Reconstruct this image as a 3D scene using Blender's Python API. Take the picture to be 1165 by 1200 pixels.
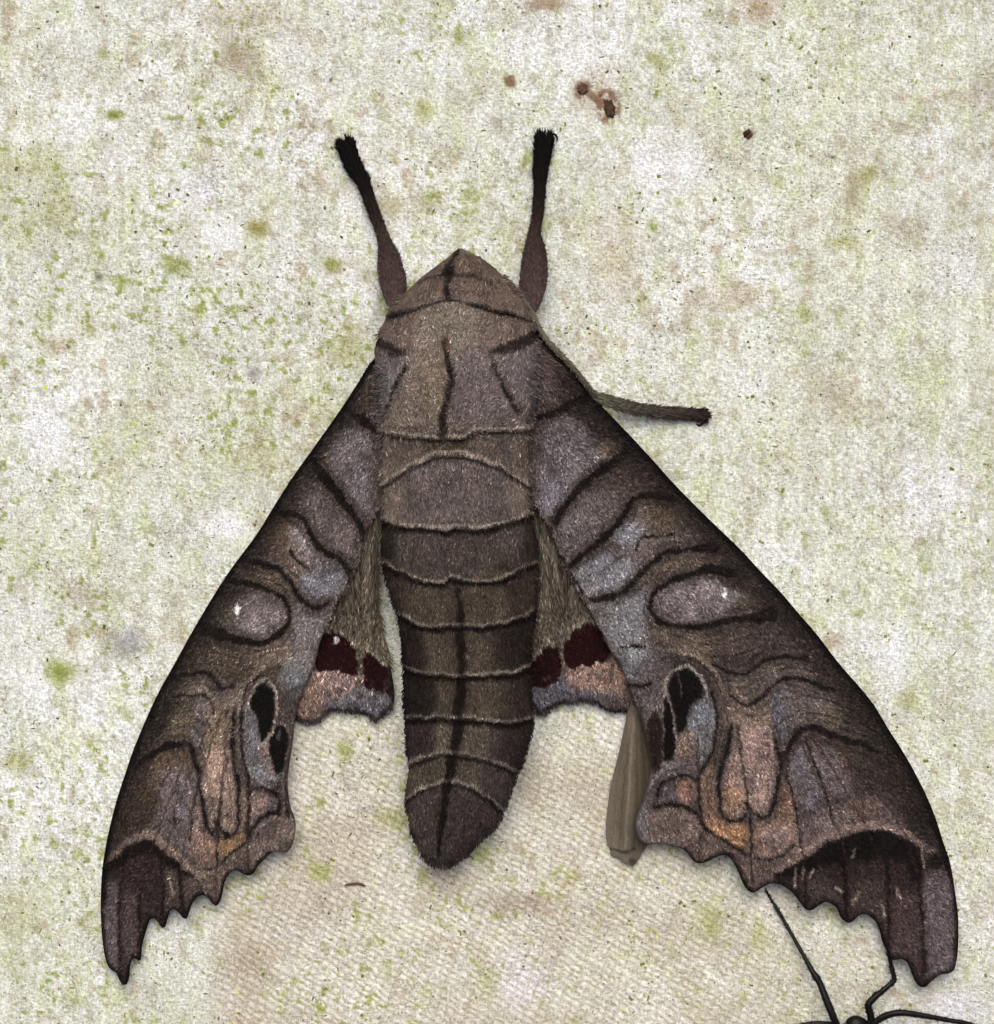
import bpy, math
import numpy as np
R = math.radians
for o in list(bpy.data.objects): bpy.data.objects.remove(o)
sc = bpy.context.scene
C = sc.collection

# ------------------------------------------------------------------ camera, sky, sun, exposure
U = 1e-4                      # one picture pixel on the cloth = 0.1 mm
CX, CY, D = 582.5, 600.0, 0.40
cam = bpy.data.cameras.new('camera'); cam.sensor_fit = 'HORIZONTAL'; cam.sensor_width = 36
cam.lens = 36 * D / (1165 * U); cam.clip_start = 0.01; cam.clip_end = 50
co = bpy.data.objects.new('camera', cam); C.objects.link(co); co.location = (0, 0, D); sc.camera = co
SUN_EL = R(64)
w = bpy.data.worlds.new('World'); sc.world = w; w.use_nodes = True
nt = w.node_tree; bg = nt.nodes['Background']; sky = nt.nodes.new('ShaderNodeTexSky')
sky.sky_type = 'NISHITA'; sky.sun_disc = False; sky.sun_elevation = SUN_EL; sky.sun_rotation = 0
sky.air_density = 0.75; sky.dust_density = 8.0; sky.ozone_density = 0.3
nt.links.new(sky.outputs[0], bg.inputs[0]); bg.inputs[1].default_value = 0.085
sl = bpy.data.lights.new('sun', 'SUN'); sl.energy = 1.5; sl.angle = R(50); sl.color = (1, 0.985, 0.965)
so = bpy.data.objects.new('sun', sl); C.objects.link(so); so.location = (0, 0.3, 0.35)
so.rotation_euler = (-(math.pi / 2 - SUN_EL), 0, 0)
sc.view_settings.view_transform = 'Standard'; sc.view_settings.look = 'None'
sc.view_settings.exposure = 0.46; sc.view_settings.gamma = 1

# ------------------------------------------------------------------ helpers
rng = np.random.RandomState(7)
def P(x, y, h):
    """a point seen at picture pixel (x, y) that stands h (in 0.1 mm) above the cloth"""
    x = np.asarray(x, float); y = np.asarray(y, float); h = np.asarray(h, float) + 0 * x
    k = (D - h * U) / D * U
    return np.stack([(x - CX) * k, (CY - y) * k, h * U], -1)
_tabs = {}
def vn(x, y, s, seed=0):
    if seed not in _tabs: _tabs[seed] = np.random.RandomState(1000 + seed).rand(256, 256)
    T = _tabs[seed]; gx = np.asarray(x, float) / s + 91.3; gy = np.asarray(y, float) / s + 57.7
    i = np.floor(gx).astype(int); j = np.floor(gy).astype(int); fx = gx - i; fy = gy - j
    fx = fx * fx * (3 - 2 * fx); fy = fy * fy * (3 - 2 * fy); i &= 255; j &= 255; i1 = (i + 1) & 255; j1 = (j + 1) & 255
    return (T[i, j] * (1 - fx) + T[i1, j] * fx) * (1 - fy) + (T[i, j1] * (1 - fx) + T[i1, j1] * fx) * fy
def fbm(x, y, s, seed=0, o=4):
    t = 0; a = 1; n = 0
    for k in range(o):
        t = t + a * vn(x, y, s, seed + 17 * k); n += a; a *= .55; s *= .5
    return t / n
def sst(a, b, x):
    t = np.clip((x - a) / (b - a), 0, 1); return t * t * (3 - 2 * t)
def lin(c):
    c = np.clip(np.asarray(c, float) / 255., 0, 1)
    return np.where(c <= .04045, c / 12.92, ((c + .055) / 1.055) ** 2.4)
def spline(pts, step=3.0, closed=False):
    p = np.asarray(pts, float)
    if len(p) == 2 and not closed:
        n = max(2, int(np.hypot(*(p[1] - p[0])) / step)); t = np.linspace(0, 1, n)[:, None]; return p[0] * (1 - t) + p[1] * t
    q = np.vstack([p[-1:], p, p[:2]]) if closed else np.vstack([2 * p[:1] - p[1:2], p, 2 * p[-1:] - p[-2:-1]])
    out = []
    for k in range(1, len(q) - 2):
        a, b, c, d = q[k - 1:k + 3]; n = max(1, int(np.hypot(*(c - b)[:2]) / step))
        t = (np.arange(n) / n)[:, None]
        out.append(.5 * (2 * b + (c - a) * t + (2 * a - 5 * b + 4 * c - d) * t * t + (3 * b - a - 3 * c + d) * t ** 3))
    if not closed: out.append(p[-1:])
    return np.vstack(out)
def seg_dist(x, y, pl, closed=False, near=False):
    """distance from points to a polyline; also the fraction along it (and the nearest point)"""
    best = np.full(x.shape, 1e9); par = np.zeros(x.shape); nx = np.zeros(x.shape); ny = np.zeros(x.shape)
    q = np.vstack([pl, pl[:1]]) if closed else pl
    n = len(q) - 1
    for k in range(n):
        a = q[k]; d = q[k + 1] - a; L = d @ d + 1e-12
        t = np.clip(((x - a[0]) * d[0] + (y - a[1]) * d[1]) / L, 0, 1)
        px = a[0] + t * d[0]; py = a[1] + t * d[1]
        e = (x - px) ** 2 + (y - py) ** 2; m = e < best
        best[m] = e[m]; par[m] = (k + t[m]) / n
        if near: nx[m] = px[m]; ny[m] = py[m]
    return (np.sqrt(best), par, nx, ny) if near else (np.sqrt(best), par)
def inside(x, y, pl):
    r = np.zeros(x.shape, bool); n = len(pl)
    for k in range(n):
        (x0, y0), (x1, y1) = pl[k], pl[(k + 1) % n]
        if y0 == y1: continue
        r ^= ((y0 > y) != (y1 > y)) & (x < (x1 - x0) * (y - y0) / (y1 - y0) + x0)
    return r
class Canvas:
    """pigment map of one part of the insect, in 0.1 mm steps over its own surface"""
    sat, gain = .70, .86
    def __init__(s, x0, y0, x1, y1, base, warp=3.0, seed=0):
        s.seed = seed; s.x0, s.y0 = x0, y0; s.W, s.H = int(x1 - x0) + 1, int(y1 - y0) + 1
        gx, gy = np.meshgrid(np.arange(s.W) + x0, np.arange(s.H) + y0)
        s.gx, s.gy = gx.astype(float), gy.astype(float)
        s.X = s.gx + warp * (fbm(gx, gy, 9, seed + 3, 3) - .5) * 2.4 + warp * .5 * (vn(gx, gy, 2.5, seed + 5) - .5)
        s.Y = s.gy + warp * (fbm(gx, gy, 9, seed + 4, 3) - .5) * 2.4 + warp * .5 * (vn(gx, gy, 2.5, seed + 6) - .5)
        s.a = np.zeros((s.H, s.W, 3)) + np.asarray(base, float)
    def box(s, p, m):
        a = max(0, int(p[:, 0].min() - m - s.x0)); b = min(s.W, int(p[:, 0].max() + m - s.x0) + 1)
        c = max(0, int(p[:, 1].min() - m - s.y0)); d = min(s.H, int(p[:, 1].max() + m - s.y0) + 1)
        return (slice(c, max(c, d)), slice(a, max(a, b)))
    def mix(s, b, m, col):
        s.a[b] += (np.asarray(col, float) - s.a[b]) * m[..., None]
    def stroke(s, pts, wd, col, al=1.0, soft=2.0):
        p = spline(pts, 5); ww = wd if isinstance(wd, (list, tuple)) else [wd, wd]
        b = s.box(p, max(ww) / 2 + soft + 8)
        if s.X[b].size == 0: return
        d, t = seg_dist(s.X[b], s.Y[b], p); hw = np.interp(t, np.linspace(0, 1, len(ww)), ww) / 2
        k = fbm(s.gx[b], s.gy[b], 13, s.seed + 90, 3); hw = hw * (.62 + .72 * k)
        s.mix(b, al * (.84 + .16 * sst(.3, .6, k)) * (1 - sst(-soft / 2, soft / 2, d - hw)), col)
    def fill(s, pts, col, al=1.0, soft=6.0):
        p = spline(pts, 6, True); b = s.box(p, soft + 8)
        if s.X[b].size == 0: return
        d, t = seg_dist(s.X[b], s.Y[b], p, True); d = np.where(inside(s.X[b], s.Y[b], p), -d, d); d = d + (5 * (fbm(s.gx[b], s.gy[b], 12, s.seed + 95, 3) - .5) if soft > 4 else 0); soft = soft * 1.7 if soft > 4 else soft
        s.mix(b, al * (1 - sst(-soft / 2, soft / 2, d)), col)
    def blob(s, cx, cy, rx, ry, col, al=1.0, soft=.5, ang=0):
        p = np.array([[cx - rx - ry, cy - rx - ry], [cx + rx + ry, cy + rx + ry]]); b = s.box(p, 10)
        if s.X[b].size == 0: return
        c, n = math.cos(R(ang)), math.sin(R(ang)); dx = s.X[b] - cx; dy = s.Y[b] - cy
        r = np.hypot((dx * c + dy * n) / rx, (-dx * n + dy * c) / ry)
        s.mix(b, al * (1 - sst(1 - soft, 1 + soft, r)), col)
    def get(s, x, y):
        fx = np.clip(np.asarray(x) - s.x0, 0, s.W - 1.001); fy = np.clip(np.asarray(y) - s.y0, 0, s.H - 1.001)
        i = fx.astype(int); j = fy.astype(int); u = (fx - i)[..., None]; v = (fy - j)[..., None]; a = s.a
        q = (a[j, i] * (1 - u) + a[j, i + 1] * u) * (1 - v) + (a[j + 1, i] * (1 - u) + a[j + 1, i + 1] * u) * v
        g = q.mean(-1, keepdims=True)
        return lin((g + (q - g) * s.sat) * s.gain)

def mesh(name, V, F, mat, parent=None, col=None, smooth=True, kind=None):
    """V (n,3), F (m,3|4): one mesh object, with its pigment as a colour attribute"""
    me = bpy.data.meshes.new(name); V = np.asarray(V, np.float32); F = np.asarray(F, np.int32)
    k = F.shape[1]; m = len(F)
    me.vertices.add(len(V)); me.vertices.foreach_set('co', V.ravel())
    me.loops.add(m * k); me.loops.foreach_set('vertex_index', F.ravel())
    me.polygons.add(m); me.polygons.foreach_set('loop_start', np.arange(m, dtype=np.int32) * k)
    me.polygons.foreach_set('use_smooth', np.full(m, smooth))
    me.update(calc_edges=True)
    if col is not None and col.shape[-1] == 4: alpha = col[:, 3]; col = col[:, :3]
    else: alpha = None
    if col is not None:
        at = me.color_attributes.new('pigment', 'FLOAT_COLOR', 'POINT')
        c4 = np.ones((len(V), 4), np.float32); c4[:, :3] = col; c4[:, 3] = 1 if alpha is None else alpha; at.data.foreach_set('color', c4.ravel())
    me.materials.append(mat)
    o = bpy.data.objects.new(name, me); C.objects.link(o)
    if parent: o.parent = parent
    if kind: o['kind'] = kind
    return o
def thing(name, label, cat, loc=(0, 0, 0), group=None):
    o = bpy.data.objects.new(name, None); C.objects.link(o); o.location = loc; o.empty_display_size = .005
    o['label'] = label; o['category'] = cat
    if group: o['group'] = group
    return o
def material(name, rough=.8, spec=.25, col=None, grain=0.0, gscale=9000, sheen=0.0, bump=0.0):
    m = bpy.data.materials.new(name); m.use_nodes = True; n = m.node_tree; b = n.nodes['Principled BSDF']
    b.inputs['Roughness'].default_value = rough; b.inputs['Specular IOR Level'].default_value = spec
    b.inputs['Sheen Weight'].default_value = sheen
    if col is None:
        a = n.nodes.new('ShaderNodeAttribute'); a.attribute_name = 'pigment'; src = a.outputs['Color']
    else:
        a = n.nodes.new('ShaderNodeRGB'); a.outputs[0].default_value = (*lin(col), 1); src = a.outputs[0]
    if grain or bump:
        tc = n.nodes.new('ShaderNodeTexCoord'); nz = n.nodes.new('ShaderNodeTexNoise')
        nz.inputs['Scale'].default_value = gscale; nz.inputs['Detail'].default_value = 3
        n.links.new(tc.outputs['Object'], nz.inputs['Vector'])
        mr = n.nodes.new('ShaderNodeMapRange'); mr.inputs[1].default_value = .3; mr.inputs[2].default_value = .7
        mr.inputs[3].default_value = 1 - grain; mr.inputs[4].default_value = 1 + grain
        n.links.new(nz.outputs[0], mr.inputs[0])
        mx = n.nodes.new('ShaderNodeVectorMath'); mx.operation = 'SCALE'
        n.links.new(src, mx.inputs[0]); n.links.new(mr.outputs[0], mx.inputs['Scale']); src = mx.outputs[0]
        if bump:
            bp = n.nodes.new('ShaderNodeBump'); bp.inputs['Strength'].default_value = bump; bp.inputs['Distance'].default_value = 1e-4
            n.links.new(nz.outputs[0], bp.inputs['Height']); n.links.new(bp.outputs[0], b.inputs['Normal'])
    n.links.new(src, b.inputs['Base Color'])
    return m
M_wing = material('wing_membrane', .85, .04, grain=.25, gscale=4000)
M_scale = material('wing_scales', .75, .07)
M_fur = material('moth_fur', .75, .06)
M_body = material('moth_body', .85, .04, grain=.2, gscale=4000)
M_leg = material('moth_leg', .75, .05, grain=.3, gscale=5000, bump=.4)
M_black = material('black_insect', .45, .18, (12, 10, 10), grain=.3, gscale=3000, bump=.2)

def blades(x, y, h, ang, lift, length, width, col, bend=.4, shape='hair', roll=.5, short=False, slope=0.0):
    """thin tapering hairs (3 triangles as quad+tri folded to quads) or flat wing scales, rooted at (x,y,h)"""
    n = len(x); dx, dy = np.cos(ang), np.sin(ang); sx, sy = -dy, dx
    rl = (rng.rand(n) - .5) * 2 * roll; cw = np.cos(rl); sw = np.sin(rl)
    def pt(t, wd, up):
        px = x + dx * length * t * np.cos(lift); py = y + dy * length * t * np.cos(lift); ph = h + up
        return (px - sx * wd * cw, py - sy * wd * cw, ph - wd * sw), (px + sx * wd * cw, py + sy * wd * cw, ph + wd * sw)
    up1 = length * .5 * (np.sin(lift) + slope); up2 = length * (np.sin(lift) * (1 - bend) + slope)
    if shape == 'hair': ws = (width * .5, width * .42, width * .08)
    else: ws = (width * .42, width * .5, width * .45)
    A = pt(0, ws[0], 0); B = pt(.55, ws[1], up1); T = pt(1, ws[2], up2)
    if shape == 'scale' or short:
        V = np.stack([P(*q) for q in (A[0], A[1], T[1], T[0])], 1).reshape(-1, 3)
        return V, np.arange(n * 4).reshape(-1, 4), np.repeat(col, 4, 0)
    V = np.stack([P(*q) for q in (A[0], A[1], B[0], B[1], T[0], T[1])], 1).reshape(-1, 3)
    k = np.arange(n)[:, None] * 6
    F = np.concatenate([k + [0, 1, 3, 2], k + [2, 3, 5, 4]])
    return V, F, np.repeat(col, 6, 0)

# ------------------------------------------------------------------ the cloth
def cloth_h(x, y):
    return 2.5 * (fbm(x, y, 420, 60, 2) - .5) + 1.6 * (fbm(x, y, 60, 61, 2) - .5)
def cloth_axis(a, b):
    c = list(np.arange(a, b + 1, 2.0)); s = 2.0; p = c[-1]; q = c[0]; hi = []; lo = []
    while p < b + 2600: s *= 1.06; p += s; q -= s; hi.append(p); lo.append(q)
    return np.array(lo[::-1] + c + hi)
xs = cloth_axis(-110, 1276); ys = cloth_axis(-110, 1310)
gx, gy = np.meshgrid(xs, ys)
col = np.zeros(gx.shape + (3,)) + np.array([206, 209, 204.])
LOW = sst(780, 920, gy + 140 * (fbm(gx, gy, 150, 14, 3) - .5)) * sst(215, 290, gx + 50 * (fbm(gx, gy, 120, 15, 3) - .5)) * (1 - .75 * sst(720, 1120, gx))      # lower middle, where the moth's shade is painted on: threads show more
def cmix(m, c): 
    global col
    col = col + (np.asarray(c, float) - col) * np.clip(m, 0, 1)[..., None]
cmix(.4 * sst(.45, .70, fbm(gx, gy, 150, 1, 5)), (200, 203, 178))
cmix(.4 * sst(.48, .70, fbm(gx, gy, 75, 2, 5)), (184, 184, 172))
cmix(.75 * sst(.48, .68, fbm(gx, gy, 130, 3, 6)), (224, 225, 229))
cmix(.45 * sst(.50, .72, fbm(gx * 1.5, gy * .7, 30, 4, 5)), (180, 188, 140))
cmix(.40 * sst(.54, .72, fbm(gx, gy, 18, 5, 4)), (166, 162, 146))
cmix(.50 * sst(.52, .72, fbm(gx, gy, 9, 6, 3)), (218, 220, 218))
cmix(.5 * sst(.56, .78, fbm(gx, gy, 7, 7, 3)), (152, 146, 120))
cmix(.9 * LOW * (.55 + .45 * sst(.4, .65, fbm(gx, gy, 60, 13, 4))), (172, 163, 148))   # moth's soft warm shade, painted into the cloth colour
gm = sst(.60, .73, fbm(gx, gy, 7.5, 8, 4)) * (.4 + .6 * (1 - sst(350, 800, gx))) * sst(.42, .6, fbm(gx, gy, 110, 9, 4)); cmix(.8 * gm, (124, 136, 50))
bmk = sst(.60, .74, fbm(gx, gy, 18, 11, 4)) * sst(.45, .65, fbm(gx, gy, 140, 12, 3)); cmix(.45 * bmk, (150, 132, 104))
def stain(cx, cy, rx, ry, c, al, soft=.9, seed=20):
    dx = gx + 14 * (fbm(gx, gy, 16, seed, 3) - .5) - cx; dy = gy + 14 * (fbm(gx, gy, 16, seed + 1, 3) - .5) - cy
    r = np.hypot(dx / rx, dy / ry); cmix(al * (1 - sst(1 - soft, 1 + soft * .5, r)), c)
GREEN, OLIVE, BROWN, GREY, WHITE = (112, 124, 34), (140, 142, 72), (110, 80, 54), (128, 126, 134), (226, 225, 236)
for a in [(72, 788, 17, 17, GREEN, .8), (299, 268, 15, 14, (116, 108, 34), .85), (137, 137, 10, 8, (104, 112, 30), .9), (20, 893, 16, 18, OLIVE, .6),
          (122, 62, 9, 7, GREEN, .5), (203, 310, 18, 12, GREEN, .55), (145, 328, 16, 7, GREEN, .6), (390, 308, 10, 9, GREEN, .7), (505, 232, 8, 8, GREEN, .6),
          (540, 45, 8, 8, GREEN, .6), (500, 130, 16, 14, OLIVE, .6), (550, 225, 8, 9, GREEN, .5), (616, 190, 9, 12, GREEN, .6), (770, 70, 14, 14, OLIVE, .6),
          (1018, 205, 11, 14, OLIVE, .6), (944, 367, 11, 10, GREEN, .55), (765, 265, 7, 10, GREEN, .7), (792, 237, 12, 11, OLIVE, .5), (910, 212, 9, 9, OLIVE, .5),
          (402, 878, 12, 12, GREEN, .6), (375, 1022, 16, 11, GREEN, .5), (460, 960, 24, 14, OLIVE, .5), (563, 1000, 14, 13, GREEN, .4), (830, 1080, 15, 24, OLIVE, .6),
          (890, 1098, 13, 22, OLIVE, .45), (575, 1150, 13, 20, GREEN, .35), (968, 600, 8, 9, GREEN, .5), (985, 285, 22, 6, OLIVE, .5), (700, 480, 40, 14, OLIVE, .3),
          (405, 410, 26, 22, OLIVE, .5), (20, 190, 34, 26, OLIVE, .35), (60, 190, 24, 30, OLIVE, .4), (60, 250, 30, 34, OLIVE, .3), (1030, 900, 18, 10, OLIVE, .4),
          (1005, 720, 7, 5, GREEN, .6), (940, 735, 18, 22, OLIVE, .45), (1060, 820, 16, 12, OLIVE, .5), (20, 1070, 40, 40, OLIVE, .3), (300, 540, 40, 30, OLIVE, .3),
          (280, 68, 26, 26, (128, 112, 88), .6), (280, 20, 50, 20, (150, 138, 112), .4), (888, 12, 30, 18, (150, 122, 92), .6), (640, 5, 30, 10, (120, 88, 60), .6),
          (700, 112, 26, 28, (158, 138, 114), .4), (600, 95, 9, 7, BROWN, .7), (876, 157, 6, 6, (90, 60, 46), .7), (1000, 220, 14, 34, (140, 124, 92), .6),
          (70, 405, 20, 14, (150, 122, 96), .4), (860, 345, 40, 20, (160, 140, 112), .4), (720, 300, 34, 60, (176, 158, 138), .4), (600, 1060, 40, 16, (120, 100, 84), .45),
          (985, 470, 24, 30, (130, 112, 80), .4), (1060, 270, 30, 16, (130, 112, 92), .35), (1150, 110, 26, 20, (150, 140, 140), .5), (290, 1130, 40, 30, (140, 120, 96), .35),
          (150, 753, 24, 20, GREY, .6), (300, 440, 9, 12, GREY, .6), (114, 322, 5, 8, (60, 70, 60), .6), (450, 260, 14, 10, GREY, .35), (975, 755, 14, 10, (132, 100, 74), .5),
          (226, 228, 30, 26, WHITE, .85), (266, 615, 34, 16, WHITE, .8), (1090, 575, 44, 44, WHITE, .7), (770, 190, 50, 46, WHITE, .65), (610, 1150, 34, 44, (205, 200, 208), .7),
          (1120, 1180, 40, 26, (205, 202, 214), .7), (60, 520, 34, 40, WHITE, .55), (810, 190, 44, 30, WHITE, .5), (30, 730, 40, 40, WHITE, .5), (200, 1120, 40, 40, (214, 214, 210), .6),
          (880, 440, 60, 40, WHITE, .4), (1040, 760, 50, 36, WHITE, .5), (340, 60, 24, 34, WHITE, .5), (1125, 320, 40, 40, WHITE, .5)]:
    stain(*a, seed=20 + int(a[0]) % 7)
for cx_, cy_, rx_, ry_ in ((713, 124, 15, 20), (684, 106, 12, 11), (700, 112, 12, 9), (600, 95, 9, 7)):
    rr_ = np.hypot((gx - cx_) / rx_, (gy - cy_) / ry_); cmix(.85 * sst(.44, .56, fbm(gx, gy, 8, 19, 3) + .22 * (1 - rr_)) * (1 - sst(.8, 1.3, rr_)), (112, 82, 60))
vs = fbm(gx, gy * .07, 7, 16, 3); cmix((1 - .8 * LOW) * .34 * sst(.4, .6, fbm(gx, gy, 100, 23, 3)) * sst(.52, .72, vs), (226, 226, 221)); cmix((1 - .8 * LOW) * .20 * sst(.54, .72, fbm(gx, gy * .08, 9, 18, 3)), (158, 152, 132))
col = np.minimum(col * np.array([1.03, 1.04, 1.03]), 238)
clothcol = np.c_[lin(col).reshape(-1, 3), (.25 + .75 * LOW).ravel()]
V = np.stack([(gx - CX) * U, (CY - gy) * U, cloth_h(gx, gy) * U], -1).reshape(-1, 3)
nx_, ny_ = len(xs), len(ys)
idx = (np.arange(ny_ - 1)[:, None] * nx_ + np.arange(nx_ - 1)).ravel()[:, None]
F = idx + np.array([0, nx_, nx_ + 1, 1])
def cloth_material():
    m = bpy.data.materials.new('mildewed_canvas'); m.use_nodes = True; n = m.node_tree; L = n.links.new; b = n.nodes['Principled BSDF']
    b.inputs['Roughness'].default_value = .55; b.inputs['Specular IOR Level'].default_value = .35
    tc = n.nodes.new('ShaderNodeTexCoord')
    sca = n.nodes.new('ShaderNodeVectorMath'); sca.operation = 'SCALE'; sca.inputs['Scale'].default_value = 1 / U; L(tc.outputs['Object'], sca.inputs[0])
    nz = n.nodes.new('ShaderNodeTexNoise'); nz.inputs['Scale'].default_value = .05; nz.inputs['Detail'].default_value = 2; L(sca.outputs[0], nz.inputs['Vector'])
    wob = n.nodes.new('ShaderNodeVectorMath'); wob.operation = 'MULTIPLY_ADD'; L(nz.outputs['Color'], wob.inputs[0]); wob.inputs[1].default_value = (12, 12, 0); L(sca.outputs[0], wob.inputs[2])
    sp = n.nodes.new('ShaderNodeSeparateXYZ'); L(wob.outputs[0], sp.inputs[0])
    def mth(op, a, c=None):
        k = n.nodes.new('ShaderNodeMath'); k.operation = op
        for i, q in enumerate((a, c)):
            if q is None: continue
            if isinstance(q, (int, float)): k.inputs[i].default_value = q
            else: L(q, k.inputs[i])
        return k.outputs[0]
    tau = 2 * math.pi
    def weave(ax, ay):
        u = mth('ADD', mth('MULTIPLY', sp.outputs[0], tau / ax), mth('MULTIPLY', sp.outputs[1], tau / ay))
        v = mth('SUBTRACT', mth('MULTIPLY', sp.outputs[0], tau / ax), mth('MULTIPLY', sp.outputs[1], tau / ay))
        return mth('MULTIPLY', mth('ADD', mth('MULTIPLY', mth('SINE', u), .5), .5), mth('ADD', mth('MULTIPLY', mth('SINE', v), .5), .5))
    at = n.nodes.new('ShaderNodeAttribute'); at.attribute_name = 'pigment'
    pa = mth('ADD', mth('MULTIPLY', sp.outputs[0], .50 * tau / 7.6), mth('MULTIPLY', sp.outputs[1], .87 * tau / 7.6))
    pb = mth('SUBTRACT', mth('MULTIPLY', sp.outputs[0], .80 * tau / 9.5), mth('MULTIPLY', sp.outputs[1], .30 * tau / 9.5))
    tw = mth('MULTIPLY', mth('ADD', mth('MULTIPLY', mth('SINE', pa), .5), .5), mth('ADD', mth('MULTIPLY', mth('SINE', pb), .35), .65))
    wn = n.nodes.new('ShaderNodeTexNoise'); wn.inputs['Scale'].default_value = .06; wn.inputs['Detail'].default_value = 3; L(sca.outputs[0], wn.inputs['Vector'])
    tw = mth('MULTIPLY', tw, mth('MULTIPLY', mth('SUBTRACT', wn.outputs[0], .22), 3.2))
    wv = mth('ADD', mth('MULTIPLY', tw, mth('MULTIPLY', at.outputs['Alpha'], 1.5)), mth('MULTIPLY', weave(9.6, 14.0), .25))
    fine = n.nodes.new('ShaderNodeTexNoise'); fine.inputs['Scale'].default_value = .34; fine.inputs['Detail'].default_value = 3; fine.inputs['Roughness'].default_value = .6
    L(sca.outputs[0], fine.inputs['Vector'])
    fib = n.nodes.new('ShaderNodeTexNoise'); fib.inputs['Scale'].default_value = 1; fib.inputs['Detail'].default_value = 2
    mp = n.nodes.new('ShaderNodeMapping'); mp.inputs['Scale'].default_value = (.5, .14, 1); L(sca.outputs[0], mp.inputs[0]); L(mp.outputs[0], fib.inputs['Vector'])
    fb2 = n.nodes.new('ShaderNodeTexNoise'); fb2.inputs['Scale'].default_value = 1; fb2.inputs['Detail'].default_value = 2
    mp2 = n.nodes.new('ShaderNodeMapping'); mp2.inputs['Scale'].default_value = (.14, .5, 1); L(sca.outputs[0], mp2.inputs[0]); L(mp2.outputs[0], fb2.inputs['Vector'])
    thr = mth('MAXIMUM', fib.outputs[0], fb2.outputs[0])
    ht = mth('ADD', mth('ADD', mth('MULTIPLY', wv, .5), mth('MULTIPLY', fine.outputs[0], 1.9)), mth('MULTIPLY', thr, 1.6))
    bp = n.nodes.new('ShaderNodeBump'); bp.inputs['Strength'].default_value = .75; bp.inputs['Distance'].default_value = 1.2e-4
    L(ht, bp.inputs['Height']); L(bp.outputs[0], b.inputs['Normal'])
    # dirt darkens the low places between the threads; thread glints are painted brighter
    mr = n.nodes.new('ShaderNodeMapRange'); L(mth('ADD', mth('MULTIPLY', mth('SUBTRACT', wv, .3), .16), mth('ADD', mth('MULTIPLY', fine.outputs[0], .6), mth('MULTIPLY', thr, .42))), mr.inputs[0])
    mr.inputs[1].default_value = .40; mr.inputs[2].default_value = .70; mr.inputs[3].default_value = .60; mr.inputs[4].default_value = 1.28
    mx = n.nodes.new('ShaderNodeVectorMath'); mx.operation = 'SCALE'; L(at.outputs['Color'], mx.inputs[0]); L(mr.outputs[0], mx.inputs['Scale'])
    # fine grey-olive mildew squiggles all over the weave, thicker in some places
    sq = n.nodes.new('ShaderNodeTexNoise'); sq.inputs['Scale'].default_value = .27; sq.inputs['Detail'].default_value = 4; sq.inputs['Roughness'].default_value = .68; sq.inputs['Distortion'].default_value = .8
    of = n.nodes.new('ShaderNodeVectorMath'); of.operation = 'ADD'; of.inputs[1].default_value = (310, 170, 40); L(sca.outputs[0], of.inputs[0]); L(of.outputs[0], sq.inputs['Vector'])
    pt = n.nodes.new('ShaderNodeTexNoise'); pt.inputs['Scale'].default_value = .018; pt.inputs['Detail'].default_value = 3; L(of.outputs[0], pt.inputs['Vector'])
    m2 = n.nodes.new('ShaderNodeMapRange'); L(mth('ADD', sq.outputs[0], mth('MULTIPLY', mth('SUBTRACT', pt.outputs[0], .5), .35)), m2.inputs[0])
    m2.inputs[1].default_value = .54; m2.inputs[2].default_value = .72; m2.inputs[3].default_value = 0; m2.inputs[4].default_value = .74
    mm = n.nodes.new('ShaderNodeMix'); mm.data_type = 'RGBA'; L(m2.outputs[0], mm.inputs['Factor']); L(mx.outputs[0], mm.inputs['A']); mm.inputs['B'].default_value = (*lin((110, 107, 94)), 1)
    L(mm.outputs['Result'], b.inputs['Base Color'])
    return m
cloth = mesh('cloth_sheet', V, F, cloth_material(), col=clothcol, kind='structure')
cloth['label'] = 'off-white woven canvas sheet speckled with green and brown mildew'
cloth['category'] = 'cloth'
# uncountable dirt on the weave: short dark fibres and green grains
M_dirt = material('mildew_grains', .9, .1)
def dirt(n, cols, lmin, lmax, wmin, wmax, dens, seed):
    x = rng.uniform(-100, 1270, n * 4); y = rng.uniform(-100, 1300, n * 4)
    k = dens(x, y) > rng.rand(n * 4); x, y = x[k][:n], y[k][:n]; n = len(x)
    a = rng.choice([0, math.pi / 2, .7, 2.3], n, p=[.4, .3, .15, .15]) + rng.randn(n) * .35
    c = lin(np.asarray(cols, float)[rng.randint(len(cols), size=n)]) * np.exp(rng.randn(n) * .3)[:, None]
    ln = rng.uniform(lmin, lmax, n) * rng.rand(n) ** .5
    h = cloth_h(x, y) + .25
    return blades(x, y, h, a, np.full(n, .02), ln, rng.uniform(wmin, wmax, n), c, shape='scale', roll=.15)
d1 = dirt(7000, [(120, 112, 90), (96, 86, 68), (146, 136, 112), (112, 112, 100), (150, 146, 120)], 1.3, 4, .8, 1.8, lambda x, y: .08 + sst(.42, .68, fbm(x, y, 60, 2, 4)), 1)
d2 = dirt(1300, [(112, 124, 44), (138, 146, 80), (150, 154, 100), (98, 108, 44)], 2, 7, 1.6, 4.2, lambda x, y: .03 + sst(.5, .7, fbm(x, y, 70, 9, 4)), 2)
d3 = dirt(450, [(80, 66, 52), (112, 88, 64)], 2, 6, 1.5, 2.6, lambda x, y: .03 + sst(.52, .7, fbm(x, y, 90, 12, 4)), 3)
Vd = np.vstack([d1[0], d2[0], d3[0]]); o1 = len(d1[0]); o2 = o1 + len(d2[0])
dm = mesh('dirt_grain', Vd, np.vstack([d1[1], d2[1] + o1, d3[1] + o2]), M_dirt, cloth, np.vstack([d1[2], d2[2], d3[2]]), kind='stuff')

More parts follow.
